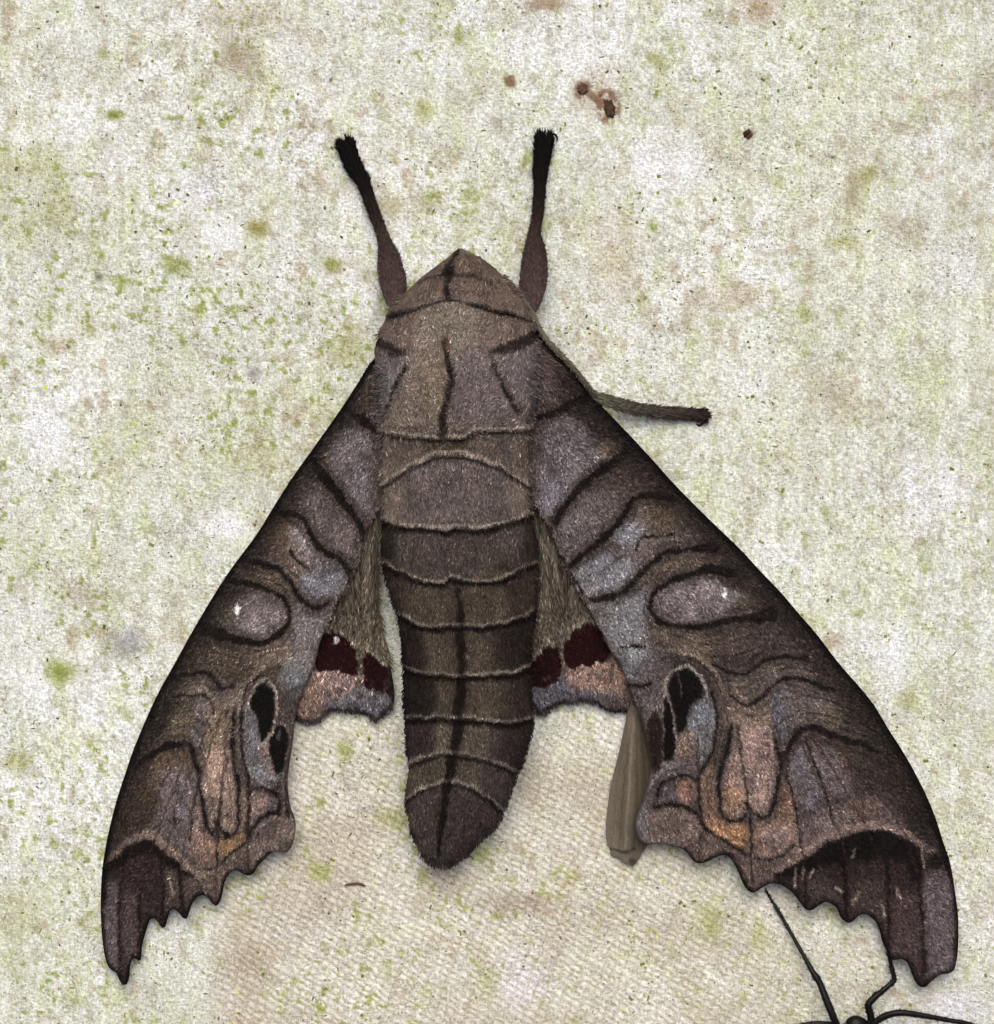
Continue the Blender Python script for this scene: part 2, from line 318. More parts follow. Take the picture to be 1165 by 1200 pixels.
# ------------------------------------------------------------------ the moth
moth = thing('moth', 'large brown hawk moth with patterned, scalloped wings resting on the canvas', 'moth')
def sheet(name, outline, hfun, canvas, mat, parent, step=2.0, corner=2.5, under=1.0):
    pl = np.asarray(outline, float)
    pl = spline(pl, corner, True)
    x0, y0 = pl.min(0) - 2 * step; x1, y1 = pl.max(0) + 2 * step
    X, Y = np.meshgrid(np.arange(x0, x1, step), np.arange(y0, y1, step)); sh = X.shape
    ins = inside(X, Y, pl)
    near = ins.copy()
    for dx in (-1, 0, 1):
        for dy in (-1, 0, 1): near |= np.roll(np.roll(ins, dx, 1), dy, 0)
    quad = ins[:-1, :-1] | ins[1:, :-1] | ins[:-1, 1:] | ins[1:, 1:]
    rim = near & ~ins
    d, t, px, py = seg_dist(X[rim], Y[rim], pl, True, True); X[rim] = px; Y[rim] = py
    ids = np.arange(X.size).reshape(sh)
    F = np.stack([ids[:-1, :-1], ids[1:, :-1], ids[1:, 1:], ids[:-1, 1:]], -1)[quad]
    use = np.unique(F); mp = np.full(X.size, -1); mp[use] = np.arange(len(use)); F = mp[F]
    x = X.ravel()[use]; y = Y.ravel()[use]
    o = mesh(name, P(x, y, hfun(x, y)), F, mat, parent, canvas.get(x, y) * under)
    md = o.modifiers.new('thickness', 'SOLIDIFY'); md.thickness = 1.6 * U; md.offset = -1
    return o, pl
def scatter(pl, n):
    x0, y0 = pl.min(0); x1, y1 = pl.max(0); k = int(n * (x1 - x0) * (y1 - y0) / abs(.5 * np.sum(pl[:, 0] * np.roll(pl[:, 1], -1) - np.roll(pl[:, 0], -1) * pl[:, 1])))
    x = rng.uniform(x0, x1, k); y = rng.uniform(y0, y1, k); m = inside(x, y, pl); return x[m], y[m]

def mottle(c, sd):
    b = (slice(None), slice(None))
    c.mix(b, .38 * sst(.46, .72, fbm(c.gx, c.gy, 17, sd + 3, 4)), (52, 42, 38))
    c.mix(b, .22 * sst(.5, .75, fbm(c.gx, c.gy, 24, sd + 4, 4)), (128, 112, 100))
    c.a *= (.80 + .40 * fbm(c.gx, c.gy, 30, sd, 5))[..., None]
def wave(c, v, wd):
    """a dark scale line with its paler border, a soft shade and a faint echo line, as on the wing"""
    w = list(wd) if isinstance(wd, (list, tuple)) else [wd, wd]; big = max(w)
    p = spline(v, 8); L = np.hypot(*np.diff(p, axis=0).T).sum()
    c.stroke(v, [q + 8 for q in w], (140, 124, 112), .22, 5)
    if big >= 6: c.stroke(v, [q * 1.9 for q in w], (38, 29, 26), .42, 7)
    if big >= 6 and L > 55:
        tg = np.gradient(p, axis=0); nrm = np.c_[-tg[:, 1], tg[:, 0]] / (np.linalg.norm(tg, axis=1)[:, None] + 1e-6)
        for sg in (9.5, -10.5): c.stroke([tuple(q) for q in (p + sg * nrm)[::2]], 2.4, (34, 26, 23), .38, 2.5)
    c.stroke(v, [q * (.84 if big > 8 else .66) for q in w], (17, 12, 11), .93, 2.4)
def between(c, A, B, ts, wd=2.6, al=.55):
    def rs(v):
        p = spline(v, 6); u = np.r_[0, np.cumsum(np.hypot(*np.diff(p, axis=0).T))]; t = np.linspace(0, u[-1], 14)
        return np.c_[np.interp(t, u, p[:, 0]), np.interp(t, u, p[:, 1])]
    a, b = rs(A), rs(B)
    for t in ts:
        q = [tuple(z) for z in a * (1 - t) + b * t]
        c.stroke(q, wd + 4, (134, 118, 104), .20, 3); c.stroke(q, wd, (24, 18, 16), al, 2)
BLK, DRK = (13, 9, 8), (40, 31, 27)
# --- left forewing outline (leading edge, toothed outer edge, inner edge, root)
LW = [(437, 422), (418, 451), (399, 480), (368, 524), (341, 562), (317, 600), (301, 626), (272, 665), (251, 697), (226, 739), (205, 777), (186, 811), (172, 841), (157, 877), (147, 906), (137, 937),
      (128, 972), (122, 1003), (119, 1030), (118, 1060), (119, 1090), (122, 1116), (126, 1131), (132, 1138), (136, 1140), (140, 1149), (144, 1154), (148, 1153.5), (151, 1145), (152.5, 1130), (156, 1123),
      (159, 1123), (162, 1126), (165, 1125), (166, 1116), (167, 1105), (171, 1090), (175.5, 1077), (180, 1075.5), (186, 1082), (190, 1087.6), (193.5, 1086.5), (195, 1080), (199, 1068), (203, 1065), (210, 1070),
      (214, 1075.6), (218.5, 1077), (221, 1071), (224, 1061), (230, 1052.5), (237, 1049), (243, 1051.5), (248, 1058), (253, 1061.5), (257, 1058), (260.5, 1047), (263, 1034), (269, 1024), (275.5, 1019.5), (283, 1023),
      (290, 1026), (297, 1023.5), (302, 1015), (310, 1007), (317, 1000.5), (324, 998), (333, 999.5), (339, 996), (344, 986), (346.5, 969), (345, 958), (340.5, 946), (338, 932), (337, 915), (339, 896), (341, 883),
      (344, 862), (345, 848), (351, 822), (358, 801), (367, 783), (371, 768), (375.5, 751), (381, 738), (391, 714), (403, 694), (410, 677), (418, 663), (424, 646), (428, 624), (436, 606), (446, 585), (456, 550), (458, 500), (456, 450), (446, 428)]
RW = [(629, 384), (641, 400), (657, 417), (674, 436), (689, 455), (701, 471), (718, 489), (742, 514), (765, 539), (791, 568), (815.5, 593), (843, 620), (869, 645), (891, 669), (914, 693), (938, 721), (957, 743), (983, 777),
      (1010, 808), (1026, 829), (1043, 857), (1056, 877), (1069, 899), (1082.5, 925), (1094.5, 953), (1105, 985), (1114, 1013), (1120, 1049), (1123, 1076), (1123, 1110), (1120, 1132), (1117, 1138), (1111, 1141), (1103, 1142),
      (1096, 1146.5), (1089, 1152.5), (1085, 1156.5), (1079, 1156.5), (1074, 1152), (1069.6, 1143), (1066, 1133), (1062, 1126.5), (1056, 1124), (1050, 1125), (1044, 1123.5), (1039.6, 1115), (1034.4, 1103), (1031, 1090), (1026, 1079.6),
      (1019, 1073.5), (1012, 1071), (1006, 1073.6), (1000, 1079.6), (994, 1081.6), (988, 1078), (984, 1072), (982, 1066), (976, 1060), (968, 1057), (959, 1061.5), (952, 1066.5), (945, 1066), (939, 1059), (931, 1048.5), (922, 1040.6),
      (912, 1036), (903, 1035.5), (893, 1040.6), (884, 1046), (878, 1044.5), (871, 1035.5), (865, 1021), (857, 1007), (849, 1002), (838, 1005), (829, 1009.7), (820, 1011.7), (813, 1009), (805, 999), (798, 994), (787, 991.5),
      (774, 988), (758, 990), (751, 985.5), (746, 977), (745, 966), (748, 953), (754, 936), (760, 918), (762.7, 901), (762, 887), (758, 870), (754, 852), (750, 838), (744, 824), (735.6, 803), (727, 778), (715, 762), (705, 740),
      (692, 715), (680, 694), (669, 673), (660, 658), (651, 639), (646, 621), (638, 606), (628, 590), (616, 560), (610, 500), (612, 450), (618, 400)]
# --- veins: from the wing root to the teeth of the outer edge
LV = [[(432, 470), (330, 680), (200, 900), (150, 1010), (141, 1060), (140, 1100), (143, 1148)], [(330, 690), (225, 870), (176, 1000), (163, 1060), (163, 1122)], [(330, 700), (240, 860), (205, 960), (190, 1035), (190, 1084)],
      [(335, 710), (258, 840), (222, 960), (213, 1020), (217, 1074)], [(340, 720), (268, 850), (258, 930), (254, 1000), (253, 1058)], [(350, 740), (300, 830), (290, 920), (291, 975), (289, 1023)], [(435, 560), (392, 690), (335, 830), (318, 930), (326, 996)]]
RV = [[(636, 470), (780, 680), (960, 850), (1050, 960), (1076, 1030), (1083, 1085), (1082, 1152)], [(790, 690), (950, 860), (1015, 970), (1041, 1050), (1043, 1118)], [(790, 700), (930, 850), (970, 943), (991, 1000), (993, 1078)],
      [(780, 710), (910, 850), (931, 940), (941, 1000), (948, 1064)], [(780, 730), (863, 850), (876, 930), (881, 1000), (883, 1042)], [(760, 740), (818, 850), (818, 930), (821, 970), (820, 1008)], [(640, 560), (690, 690), (775, 850), (780, 930), (772, 985)]]
def wing_h(outline, costa_n, base, veins):
    costa = spline(outline[:costa_n], 12); vs = [spline(v, 14) for v in veins]
    def f(x, y):
        dc, _ = seg_dist(x, y, costa); db = np.hypot(x - base[0], y - base[1])
        h = 7 + 66 * np.exp(-db / 135) + 24 * (1 - np.exp(-dc / 95)) - 7 * np.exp(-dc / 5) + 3 * (fbm(x, y, 70, 33, 2) - .5)
        dv = np.full(x.shape, 1e9)
        for v in vs: dv = np.minimum(dv, seg_dist(x, y, v)[0])
        fade = sst(120, 420, db)
        return h + fade * (2.2 * np.exp(-(dv / 2.6) ** 2) - 3.6 * np.exp(-dv / 9))
    return f
LH = wing_h(LW, 20, (440, 445), LV); RH = wing_h(RW, 27, (625, 445), RV)

# --- pigment of the left forewing
c = Canvas(100, 400, 470, 1170, (66, 55, 50), 2.2, 1)
c.fill([(437, 425), (395, 485), (440, 500), (470, 440)], (98, 80, 70), 1, 12)
c.fill([(384, 524), (412, 496), (446, 505), (452, 590), (430, 606), (415, 592), (398, 566), (378, 540)], (116, 106, 110), 1, 10)
c.fill([(436, 480), (460, 480), (460, 600), (436, 610)], (98, 82, 78), .9, 10)
c.blob(376, 538, 12, 10, (112, 92, 70), .9)
c.fill([(372, 560), (396, 580), (418, 606), (424, 640), (412, 664), (394, 648), (376, 632), (362, 606), (350, 580)], (92, 80, 78), 1, 10)
c.blob(404, 628, 14, 20, (104, 90, 88), .5)
c.fill([(318, 608), (340, 602), (362, 622), (372, 645), (345, 660), (316, 640)], (96, 76, 58), .9, 14)
c.blob(355, 637, 13, 23, (128, 118, 120), 1, .35, -25)
c.fill([(326, 655), (360, 665), (352, 690), (336, 676)], (110, 92, 84), .9, 8)
c.blob(379, 660, 16, 12, (108, 94, 94), .9); c.blob(380, 682, 29, 20, (120, 120, 129), 1, .35, -18)
c.fill([(275, 668), (330, 668), (352, 712), (340, 716), (318, 690), (280, 682)], (94, 79, 60), .9, 10)
c.fill([(348, 706), (370, 716), (392, 712), (376, 750), (366, 785), (350, 806), (338, 790), (340, 750)], (112, 105, 107), 1, 12)
c.fill([(253, 725), (262, 711), (276, 699), (300, 693), (322, 699), (334, 714), (336, 728), (322, 744), (300, 748), (275, 746), (258, 738)], (118, 105, 104), 1, 5)
c.blob(262, 722, 13, 15, (92, 86, 64), .9); c.blob(280, 703, 16, 8, (74, 64, 54), .6)
c.fill([(215, 760), (250, 752), (330, 757), (338, 790), (300, 792), (270, 804), (205, 790)], (76, 63, 50), 1, 12)
c.fill([(300, 760), (334, 748), (340, 780), (318, 778), (300, 784)], (112, 95, 80), .9, 10)
c.blob(344, 793, 15, 20, (124, 128, 136), .9); c.stroke([(338, 812), (352, 806)], 8, (52, 44, 44), .7)
c.fill([(212, 803), (240, 796), (262, 814), (284, 808), (288, 835), (262, 838), (240, 818), (215, 815)], (110, 97, 84), 1, 8)
c.fill([(190, 840), (215, 822), (245, 822), (246, 860), (220, 868), (190, 880)], (98, 84, 64), .8, 12)
c.fill([(175, 850), (196, 815), (206, 822), (188, 868)], (36, 32, 22), .8, 10)
c.blob(238, 834, 11, 14, (116, 100, 98), .9); c.blob(234, 847, 7, 5, (50, 40, 40), .8); c.fill([(223, 855), (242, 852), (238, 890), (231, 900)], (112, 102, 106), .9, 6)
c.fill([(244, 838), (270, 832), (273, 880), (266, 900), (240, 900)], (122, 102, 82), 1, 10)
c.fill([(240, 880), (268, 880), (277, 930), (277, 964), (268, 977), (258, 971), (250, 973), (240, 945), (236, 910)], (156, 127, 108), 1, 6)
c.fill([(150, 900), (200, 880), (222, 880), (230, 905), (195, 910), (180, 960), (135, 975)], (70, 55, 42), .9, 14); c.fill([(186, 884), (214, 878), (222, 900), (190, 906)], (110, 84, 60), .8, 10)
c.fill([(190, 908), (228, 900), (234, 920), (226, 1000), (205, 992), (184, 975), (186, 940)], (104, 90, 90), 1, 12)
c.blob(214, 940, 9, 20, (100, 95, 104), .8); c.stroke([(207, 930), (204, 955)], 4, (44, 36, 40), .7); c.blob(206, 962, 9, 6, (56, 46, 46), .7)
c.fill([(232, 935), (240, 975), (252, 985), (252, 1015), (238, 1018), (224, 1000), (226, 965)], (122, 96, 86), 1, 8)
c.fill([(236, 985), (254, 990), (254, 1016), (240, 1016)], (146, 106, 84), .8, 8); c.fill([(258, 984), (286, 976), (284, 990), (260, 1004)], (164, 120, 72), .95, 8)
c.fill([(281, 920), (289, 930), (289, 970), (281, 975)], (132, 106, 86), .9, 4)
c.fill([(285, 835), (296, 826), (306, 850), (308, 872), (318, 890), (326, 915), (312, 926), (297, 915), (287, 890)], (112, 112, 118), 1, 5)
c.fill([(302, 872), (316, 868), (326, 905), (318, 912), (304, 895)], (120, 104, 98), .9, 6); c.blob(312, 916, 12, 6, (132, 132, 138), .8)
c.fill([(294, 932), (312, 930), (318, 948), (302, 958), (294, 970)], (142, 112, 102), 1, 6); c.blob(320, 945, 7, 9, (92, 82, 92), .8)
c.fill([(292, 985), (306, 962), (330, 957), (346, 960), (346, 990), (325, 1000), (300, 1018), (284, 1020)], (106, 89, 82), 1, 6)
c.stroke([(300, 974), (310, 962), (330, 958)], 6, (134, 114, 104), .8)
c.fill([(232, 1022), (262, 1010), (285, 995), (300, 1010), (285, 1022), (264, 1030), (256, 1058), (236, 1048)], (98, 81, 70), 1, 6)
mottle(c, 41)
# toothed tip
TIP = [(120, 1018), (140, 1006), (157, 990), (174, 986), (188, 996), (210, 1012), (226, 1024), (238, 1048), (214, 1080), (190, 1092), (170, 1095), (166, 1130), (146, 1160), (116, 1130), (112, 1060)]
c.fill(TIP, (46, 34, 33), 1, 4); c.fill([(124, 1040), (140, 1036), (139, 1090), (141, 1136), (124, 1128), (119, 1080)], (92, 80, 82), .9, 9)
c.fill([(146, 1050), (161, 1050), (161, 1120), (148, 1140)], (78, 63, 60), .8, 8); c.fill([(195, 1015), (210, 1022), (212, 1060), (196, 1068)], (82, 70, 60), .7, 8); c.fill([(216, 1030), (236, 1034), (228, 1050), (218, 1062)], (86, 71, 62), .8, 6)
c.stroke([(122, 1021), (140, 1005), (157, 990), (174, 986), (186, 994), (196, 1001), (210, 1012), (224, 1024)], [14, 18, 22, 26, 22, 16, 10], (15, 10, 9), .95, 7)
c.stroke([(122, 1012), (139, 995), (156, 983), (174, 977), (186, 984), (196, 993), (210, 1005), (221, 1016), (236, 1027)], [7, 8, 10, 12, 10, 10, 10], (134, 112, 98), .9, 5)
c.stroke([(199, 1027), (202, 1040), (203, 1051)], 3, (140, 124, 108), .8)
for v in [[(145, 1012), (141, 1050), (140, 1092), (142, 1142)], [(165, 1040), (163, 1075), (163, 1118)], [(189, 1000), (190, 1035), (190, 1083)], [(210, 1012), (213, 1056), (217, 1074)]]: c.stroke(v, 3.2, (18, 12, 11), .9)
# black lines and bands
for v, wd in [([(408, 481), (418, 487), (428, 494), (441, 503)], [13, 12, 10]), ([(365, 538), (379, 554), (390, 569), (402, 586), (415, 603), (425, 618), (427, 640)], [14, 14, 12, 11, 8, 5]),
      ([(318, 600), (337, 601), (354, 606), (363, 620), (370, 635), (382, 647), (396, 653), (405, 663), (411, 674)], [12, 9, 8, 9, 10]), ([(340, 645), (348, 656), (360, 664)], 5),
      ([(285, 656), (311, 661), (327, 667), (337, 679), (346, 691), (355, 703), (368, 713), (384, 708)], [10, 9, 6, 6, 8, 9]), ([(411, 676), (402, 695), (392, 712)], 4),
      ([(262, 678), (293, 685), (312, 690), (327, 696), (336, 708), (340, 725), (332, 739), (318, 749), (303, 754), (282, 751), (265, 745), (246, 741), (238, 733)], [10, 9, 7, 6, 7, 8, 14, 16]),
      ([(202, 795), (222, 789), (243, 789), (252, 798), (260, 806), (273, 805)], [8, 7, 7, 5]), ([(205, 817), (222, 815), (240, 815), (248, 822), (251, 836)], 5),
      ([(158, 899), (177, 885), (196, 874), (210, 872), (220, 873), (227, 887), (234, 904)], [8, 9, 10, 8, 6]), ([(222, 871), (228, 888), (233, 903), (234, 918), (237, 937), (239.5, 953), (244, 970), (249, 976), (254, 969), (257, 952)], [6, 6, 5, 5]),
      ([(299, 795), (288, 806), (284, 829), (282.5, 855), (283, 880), (290, 909), (292.5, 936), (291.5, 960), (289, 982), (279, 995), (266, 1005), (255, 1017)], [4, 4, 4, 3.5, 4]),
      ([(276, 832), (273, 855), (273, 880), (275, 900), (279, 922), (280, 944), (279.5, 963), (274, 977), (267, 980), (259, 974), (256.5, 960)], [4, 5, 6, 5, 4.5]),
      ([(257, 955), (259, 936), (262, 912), (267, 888)], 2.4), ([(255, 975), (254, 995), (255, 1016)], 3), ([(222, 985), (224, 960), (230, 930), (234, 912)], 2.6), ([(230, 1018), (242, 1020), (254, 1016)], 2.5),
      ([(298, 924), (310, 924), (322, 929), (328.5, 941), (327, 953), (317, 953), (307, 957), (298, 967), (291, 978)], [6, 7, 6, 6, 5]), ([(334, 910), (336, 945), (338, 960)], 2.5)]:
    wave(c, v, wd)
L4 = [(268, 662), (300, 664), (327, 670), (340, 690), (355, 706)]; LCt = [(262, 680), (293, 686), (316, 692), (332, 702), (340, 722)]; LCb = [(226, 748), (262, 753), (290, 762), (316, 757), (336, 745)]
L5 = [(195, 800), (222, 790), (243, 790), (258, 805), (275, 806)]; L6 = [(192, 822), (220, 815), (240, 816), (250, 826), (254, 842)]; L7 = [(150, 905), (177, 885), (200, 873), (220, 873), (233, 900)]
between(c, L4, LCt, [.5], 2.4, .45); between(c, LCb, L5, [.3, .62], 3, .5); between(c, L5, L6, [.5], 2.2, .45); between(c, L6, L7, [.3, .62], 2.6, .5); between(c, L7, [(136, 965), (165, 945), (190, 940), (205, 950), (226, 985)], [.35, .7], 2.4, .35)
between(c, [(322, 606), (345, 604), (366, 624), (380, 648), (405, 664)], [(296, 655), (320, 662), (338, 678), (352, 700), (380, 712)], [.5], 2.2, .3)
c.stroke([(310, 781), (292, 798), (280, 815), (278, 835)], 3, (140, 120, 98), .7); c.stroke([(330, 780), (310, 786), (294, 800)], 2.5, (40, 30, 26), .7)
c.fill([(296, 816), (303, 804), (311, 800), (318, 806), (321, 820), (320, 840), (314, 862), (307, 870), (304, 862), (304, 845), (298, 835), (293, 826)], BLK, 1, 3)
c.stroke([(292, 828), (294, 816), (301, 803), (311, 796), (319, 802), (323.5, 818), (323, 838), (318, 858), (311, 873)], 3, (150, 136, 122), .85)
c.fill([(324, 850), (332, 852), (337, 865), (335, 885), (330, 905), (325, 909), (320, 896), (316, 880), (318, 863)], (14, 9, 8), 1, 3); c.stroke([(328, 856), (326, 866)], 3, (120, 110, 106), .7); c.stroke([(322, 846), (334, 850)], 4, (112, 104, 106), .8)
cl = spline(LW[:20], 8); pol = spline(LW, 4, True); ter = spline(LW[19:66], 4)
b = (slice(None), slice(None)); d, _ = seg_dist(c.X, c.Y, cl); c.mix(b, .68 * (1 - sst(5, 36, d)) * sst(405, 470, c.gy) * (1 - .75 * sst(960, 1030, c.gy)), (27, 21, 17)); c.mix(b, .9 * (1 - sst(3, 8, d)), (14, 10, 9))  # dark leading-edge pigment, with shade of the rolled-over edge painted in
d, _ = seg_dist(c.X, c.Y, ter); c.mix(b, .85 * (1 - sst(2, 6, d)), (22, 15, 14))
for v in LV[:6]: c.stroke([q for q in v if q[1] > 835], 2.2, (48, 26, 24), .6, 1.5)
c.blob(278.5, 714, 3.2, 5.5, (236, 236, 232), 1, .3)
LC = c; LC.gain = .93

# --- pigment of the right forewing
c = Canvas(600, 370, 1140, 1175, (64, 53, 49), 2.2, 2)
c.fill([(618, 390), (640, 402), (688, 458), (660, 476), (632, 488), (610, 480)], (94, 76, 68), 1, 12); c.fill([(650, 412), (676, 440), (670, 455), (652, 446)], (50, 38, 33), .8, 8)
c.fill([(633, 495), (660, 484), (682, 496), (700, 520), (722, 532), (700, 546), (672, 570), (650, 600), (638, 602), (628, 575), (626, 530)], (114, 105, 112), 1, 10)
c.fill([(632, 565), (665, 560), (652, 594), (640, 602)], (128, 121, 136), .8, 14); c.blob(714, 528, 16, 11, (116, 96, 78), .9); c.fill([(610, 480), (630, 490), (630, 595), (614, 580)], (96, 80, 78), .9, 10)
c.fill([(655, 612), (690, 572), (740, 575), (735, 590), (712, 622), (680, 648), (664, 655), (650, 630)], (94, 83, 82), 1, 10); c.fill([(695, 562), (730, 550), (752, 570), (735, 590), (705, 585)], (70, 57, 50), .7, 14)
c.blob(752, 578, 18, 7, (98, 86, 66), .7, .6, -12); c.blob(671, 622, 14, 20, (104, 100, 104), .5)
c.blob(738, 625, 22, 19, (120, 120, 129), 1, .4, -40); c.blob(758, 606, 16, 14, (108, 94, 88), .8); c.blob(783, 604, 24, 22, (94, 77, 58), .9); c.fill([(742, 645), (770, 630), (800, 625), (830, 636), (780, 643), (756, 664)], (104, 88, 82), .9, 10)
c.blob(712, 652, 20, 11, (104, 92, 92), .9, .5, -25); c.blob(707, 674, 40, 21, (120, 120, 129), 1, .35, -18)
c.stroke([(756, 686), (768, 672), (785, 663), (808, 658), (840, 655)], 15, (102, 84, 68), .9, 8)
c.fill([(690, 706), (730, 700), (758, 690), (760, 730), (764, 770), (744, 775), (728, 775), (706, 740)], (112, 110, 116), 1, 10)
c.fill([(766, 702), (785, 685), (815, 678), (840, 680), (862, 690), (885, 702), (880, 718), (850, 724), (815, 729), (785, 726), (768, 716)], (118, 105, 108), 1, 5)
c.blob(874, 708, 14, 10, (88, 80, 60), .9); c.blob(862, 684, 20, 8, (58, 50, 44), .7)
c.fill([(764, 729), (800, 738), (830, 742), (836, 775), (808, 768), (785, 758), (768, 752)], (112, 94, 80), 1, 12); c.fill([(820, 745), (890, 735), (930, 745), (920, 768), (880, 785), (850, 785)], (68, 55, 48), .9, 14)
c.blob(744, 779, 19, 20, (118, 122, 130), .95); c.fill([(752, 770), (782, 765), (782, 800), (778, 835), (758, 845), (745, 815)], (92, 82, 84), .9, 10)
c.fill([(855, 797), (880, 794), (900, 780), (945, 784), (950, 800), (915, 800), (895, 815), (875, 825), (858, 812)], (108, 94, 84), 1, 8)
c.fill([(858, 815), (880, 828), (905, 815), (908, 850), (900, 880), (866, 870), (850, 845)], (122, 100, 86), 1, 10)
c.fill([(906, 815), (930, 800), (970, 812), (988, 850), (970, 858), (940, 852), (922, 870), (914, 880)], (100, 87, 82), 1, 12); c.fill([(904, 818), (922, 815), (926, 850), (914, 872), (908, 850)], (88, 88, 98), .8, 9)
c.fill([(975, 800), (1010, 815), (1040, 870), (1060, 930), (1010, 872), (985, 850)], (58, 48, 38), .7, 14); c.fill([(966, 835), (985, 838), (990, 862), (972, 855)], (84, 70, 52), .7, 8)
c.fill([(852, 890), (864, 858), (890, 850), (905, 862), (913, 900), (908, 930), (897, 955), (882, 951), (872, 955), (855, 955), (845, 935), (847, 906)], (156, 124, 114), 1, 6)
c.fill([(846, 920), (874, 925), (874, 950), (852, 956)], (160, 118, 86), .8, 10); c.fill([(821, 905), (840, 898), (843, 950), (838, 966), (824, 962)], (124, 92, 72), 1, 6)
c.fill([(828, 965), (848, 958), (874, 966), (878, 1000), (850, 985), (834, 976)], (166, 116, 76), 1, 7); c.fill([(883, 965), (908, 955), (920, 925), (934, 965), (936, 995), (905, 1004), (884, 1002)], (140, 106, 90), 1, 8)
c.blob(908, 985, 14, 13, (122, 100, 98), .8); c.fill([(912, 925), (924, 920), (932, 950), (914, 960)], (118, 82, 62), .8, 8)
c.fill([(925, 892), (938, 872), (950, 890), (963, 920), (963, 945), (946, 955), (932, 930), (924, 906)], (102, 94, 100), 1, 7); c.fill([(950, 880), (985, 876), (1000, 905), (990, 938), (972, 930)], (98, 83, 85), 1, 9)
c.fill([(980, 868), (1006, 878), (1000, 912), (992, 900)], (88, 64, 46), .8, 9); c.blob(953, 957, 14, 8, (48, 40, 46), .8); c.blob(984, 942, 14, 9, (52, 42, 44), .7)
c.fill([(936, 965), (1000, 935), (1040, 940), (1060, 975), (1005, 966), (940, 1000)], (112, 93, 90), .9, 12); c.fill([(1000, 935), (1025, 938), (1030, 965), (1004, 965)], (122, 90, 80), .8, 10)
c.fill([(1000, 880), (1040, 885), (1080, 950), (1070, 975), (1040, 935), (1005, 925)], (46, 36, 30), .8, 14)
c.fill([(812, 826), (826, 815), (838, 830), (839, 860), (834, 882), (822, 896), (812, 880), (808, 855)], (106, 109, 119), 1, 6); c.fill([(797, 864), (810, 858), (816, 892), (800, 900), (790, 885)], (126, 100, 88), 1, 7)
c.fill([(776, 892), (800, 890), (822, 896), (816, 912), (790, 910), (768, 915)], (102, 90, 92), 1, 8)
c.blob(804, 928, 14, 15, (156, 108, 88), .95, .4); c.fill([(770, 922), (788, 914), (794, 940), (772, 942)], (80, 70, 76), 1, 6)
c.fill([(748, 955), (772, 946), (818, 956), (824, 985), (820, 1010), (798, 992), (758, 988)], (106, 87, 80), 1, 7); c.stroke([(752, 980), (750, 958), (760, 925), (768, 905)], 14, (108, 102, 108), .8, 8); c.stroke([(774, 951), (795, 951), (812, 960)], 6, (128, 106, 98), .8)
c.fill([(824, 975), (850, 990), (880, 1006), (930, 1005), (905, 1034), (884, 1044), (866, 1020), (850, 1002), (826, 1008)], (92, 74, 67), 1, 6)
mottle(c, 42)
TIP = [(912, 1024), (940, 1008), (960, 997), (985, 985), (1010, 975), (1040, 976), (1070, 988), (1085, 1005), (1112, 1005), (1130, 1060), (1126, 1150), (1084, 1165), (1040, 1130), (1012, 1076), (990, 1088), (948, 1070), (925, 1045)]
c.fill(TIP, (44, 32, 31), 1, 4); c.fill([(1082, 1028), (1116, 1022), (1120, 1090), (1116, 1136), (1088, 1145), (1086, 1090)], (92, 79, 83), .95, 9)
c.fill([(1045, 1060), (1076, 1050), (1080, 1130), (1068, 1140), (1046, 1118)], (72, 56, 53), .8, 10); c.fill([(942, 1030), (975, 1035), (985, 1055), (950, 1060)], (72, 60, 54), .6, 10); c.fill([(998, 1040), (1036, 1035), (1034, 1090), (1000, 1070)], (70, 58, 50), .6, 12)
c.stroke([(914, 1026), (940, 1016), (960, 1004), (985, 996), (1010, 990), (1040, 990), (1066, 1004), (1074, 1030)], [10, 18, 24, 34, 40, 36, 24, 10], (14, 9, 8), .96, 10)
c.stroke([(912, 1018), (934, 1004), (952, 994), (969, 981), (986, 976), (1004, 969), (1026, 968), (1043, 970), (1060, 977), (1076, 986), (1098, 1000), (1106, 1010)], [8, 10, 10, 11, 9, 8, 6], (130, 106, 96), .9, 5)
c.blob(1099, 1008, 10, 8, (24, 16, 14), .9)
for v, wd in [([(1072, 1006), (1077, 1040), (1082, 1083), (1083, 1140)], 4), ([(991, 990), (991, 1030), (992, 1074)], 6), ([(1040, 1000), (1041, 1050), (1042, 1115)], 4), ([(941, 1012), (946, 1060)], 3)]: c.stroke(v, wd, (16, 10, 10), .9)
for v in [[(1077, 985), (1081, 1000), (1083, 1016)], [(1002, 994), (998, 1006)], [(1051, 1040), (1055, 1053)], [(980, 1040), (989, 1046)], [(1008, 1046), (999, 1060)], [(1033, 1058), (1037, 1076)], [(932, 1017), (930, 1040)], [(940, 1018), (941, 1030)], [(953, 1020), (949, 1028)]]:
    c.stroke(v, 3, (150, 132, 112), .75)
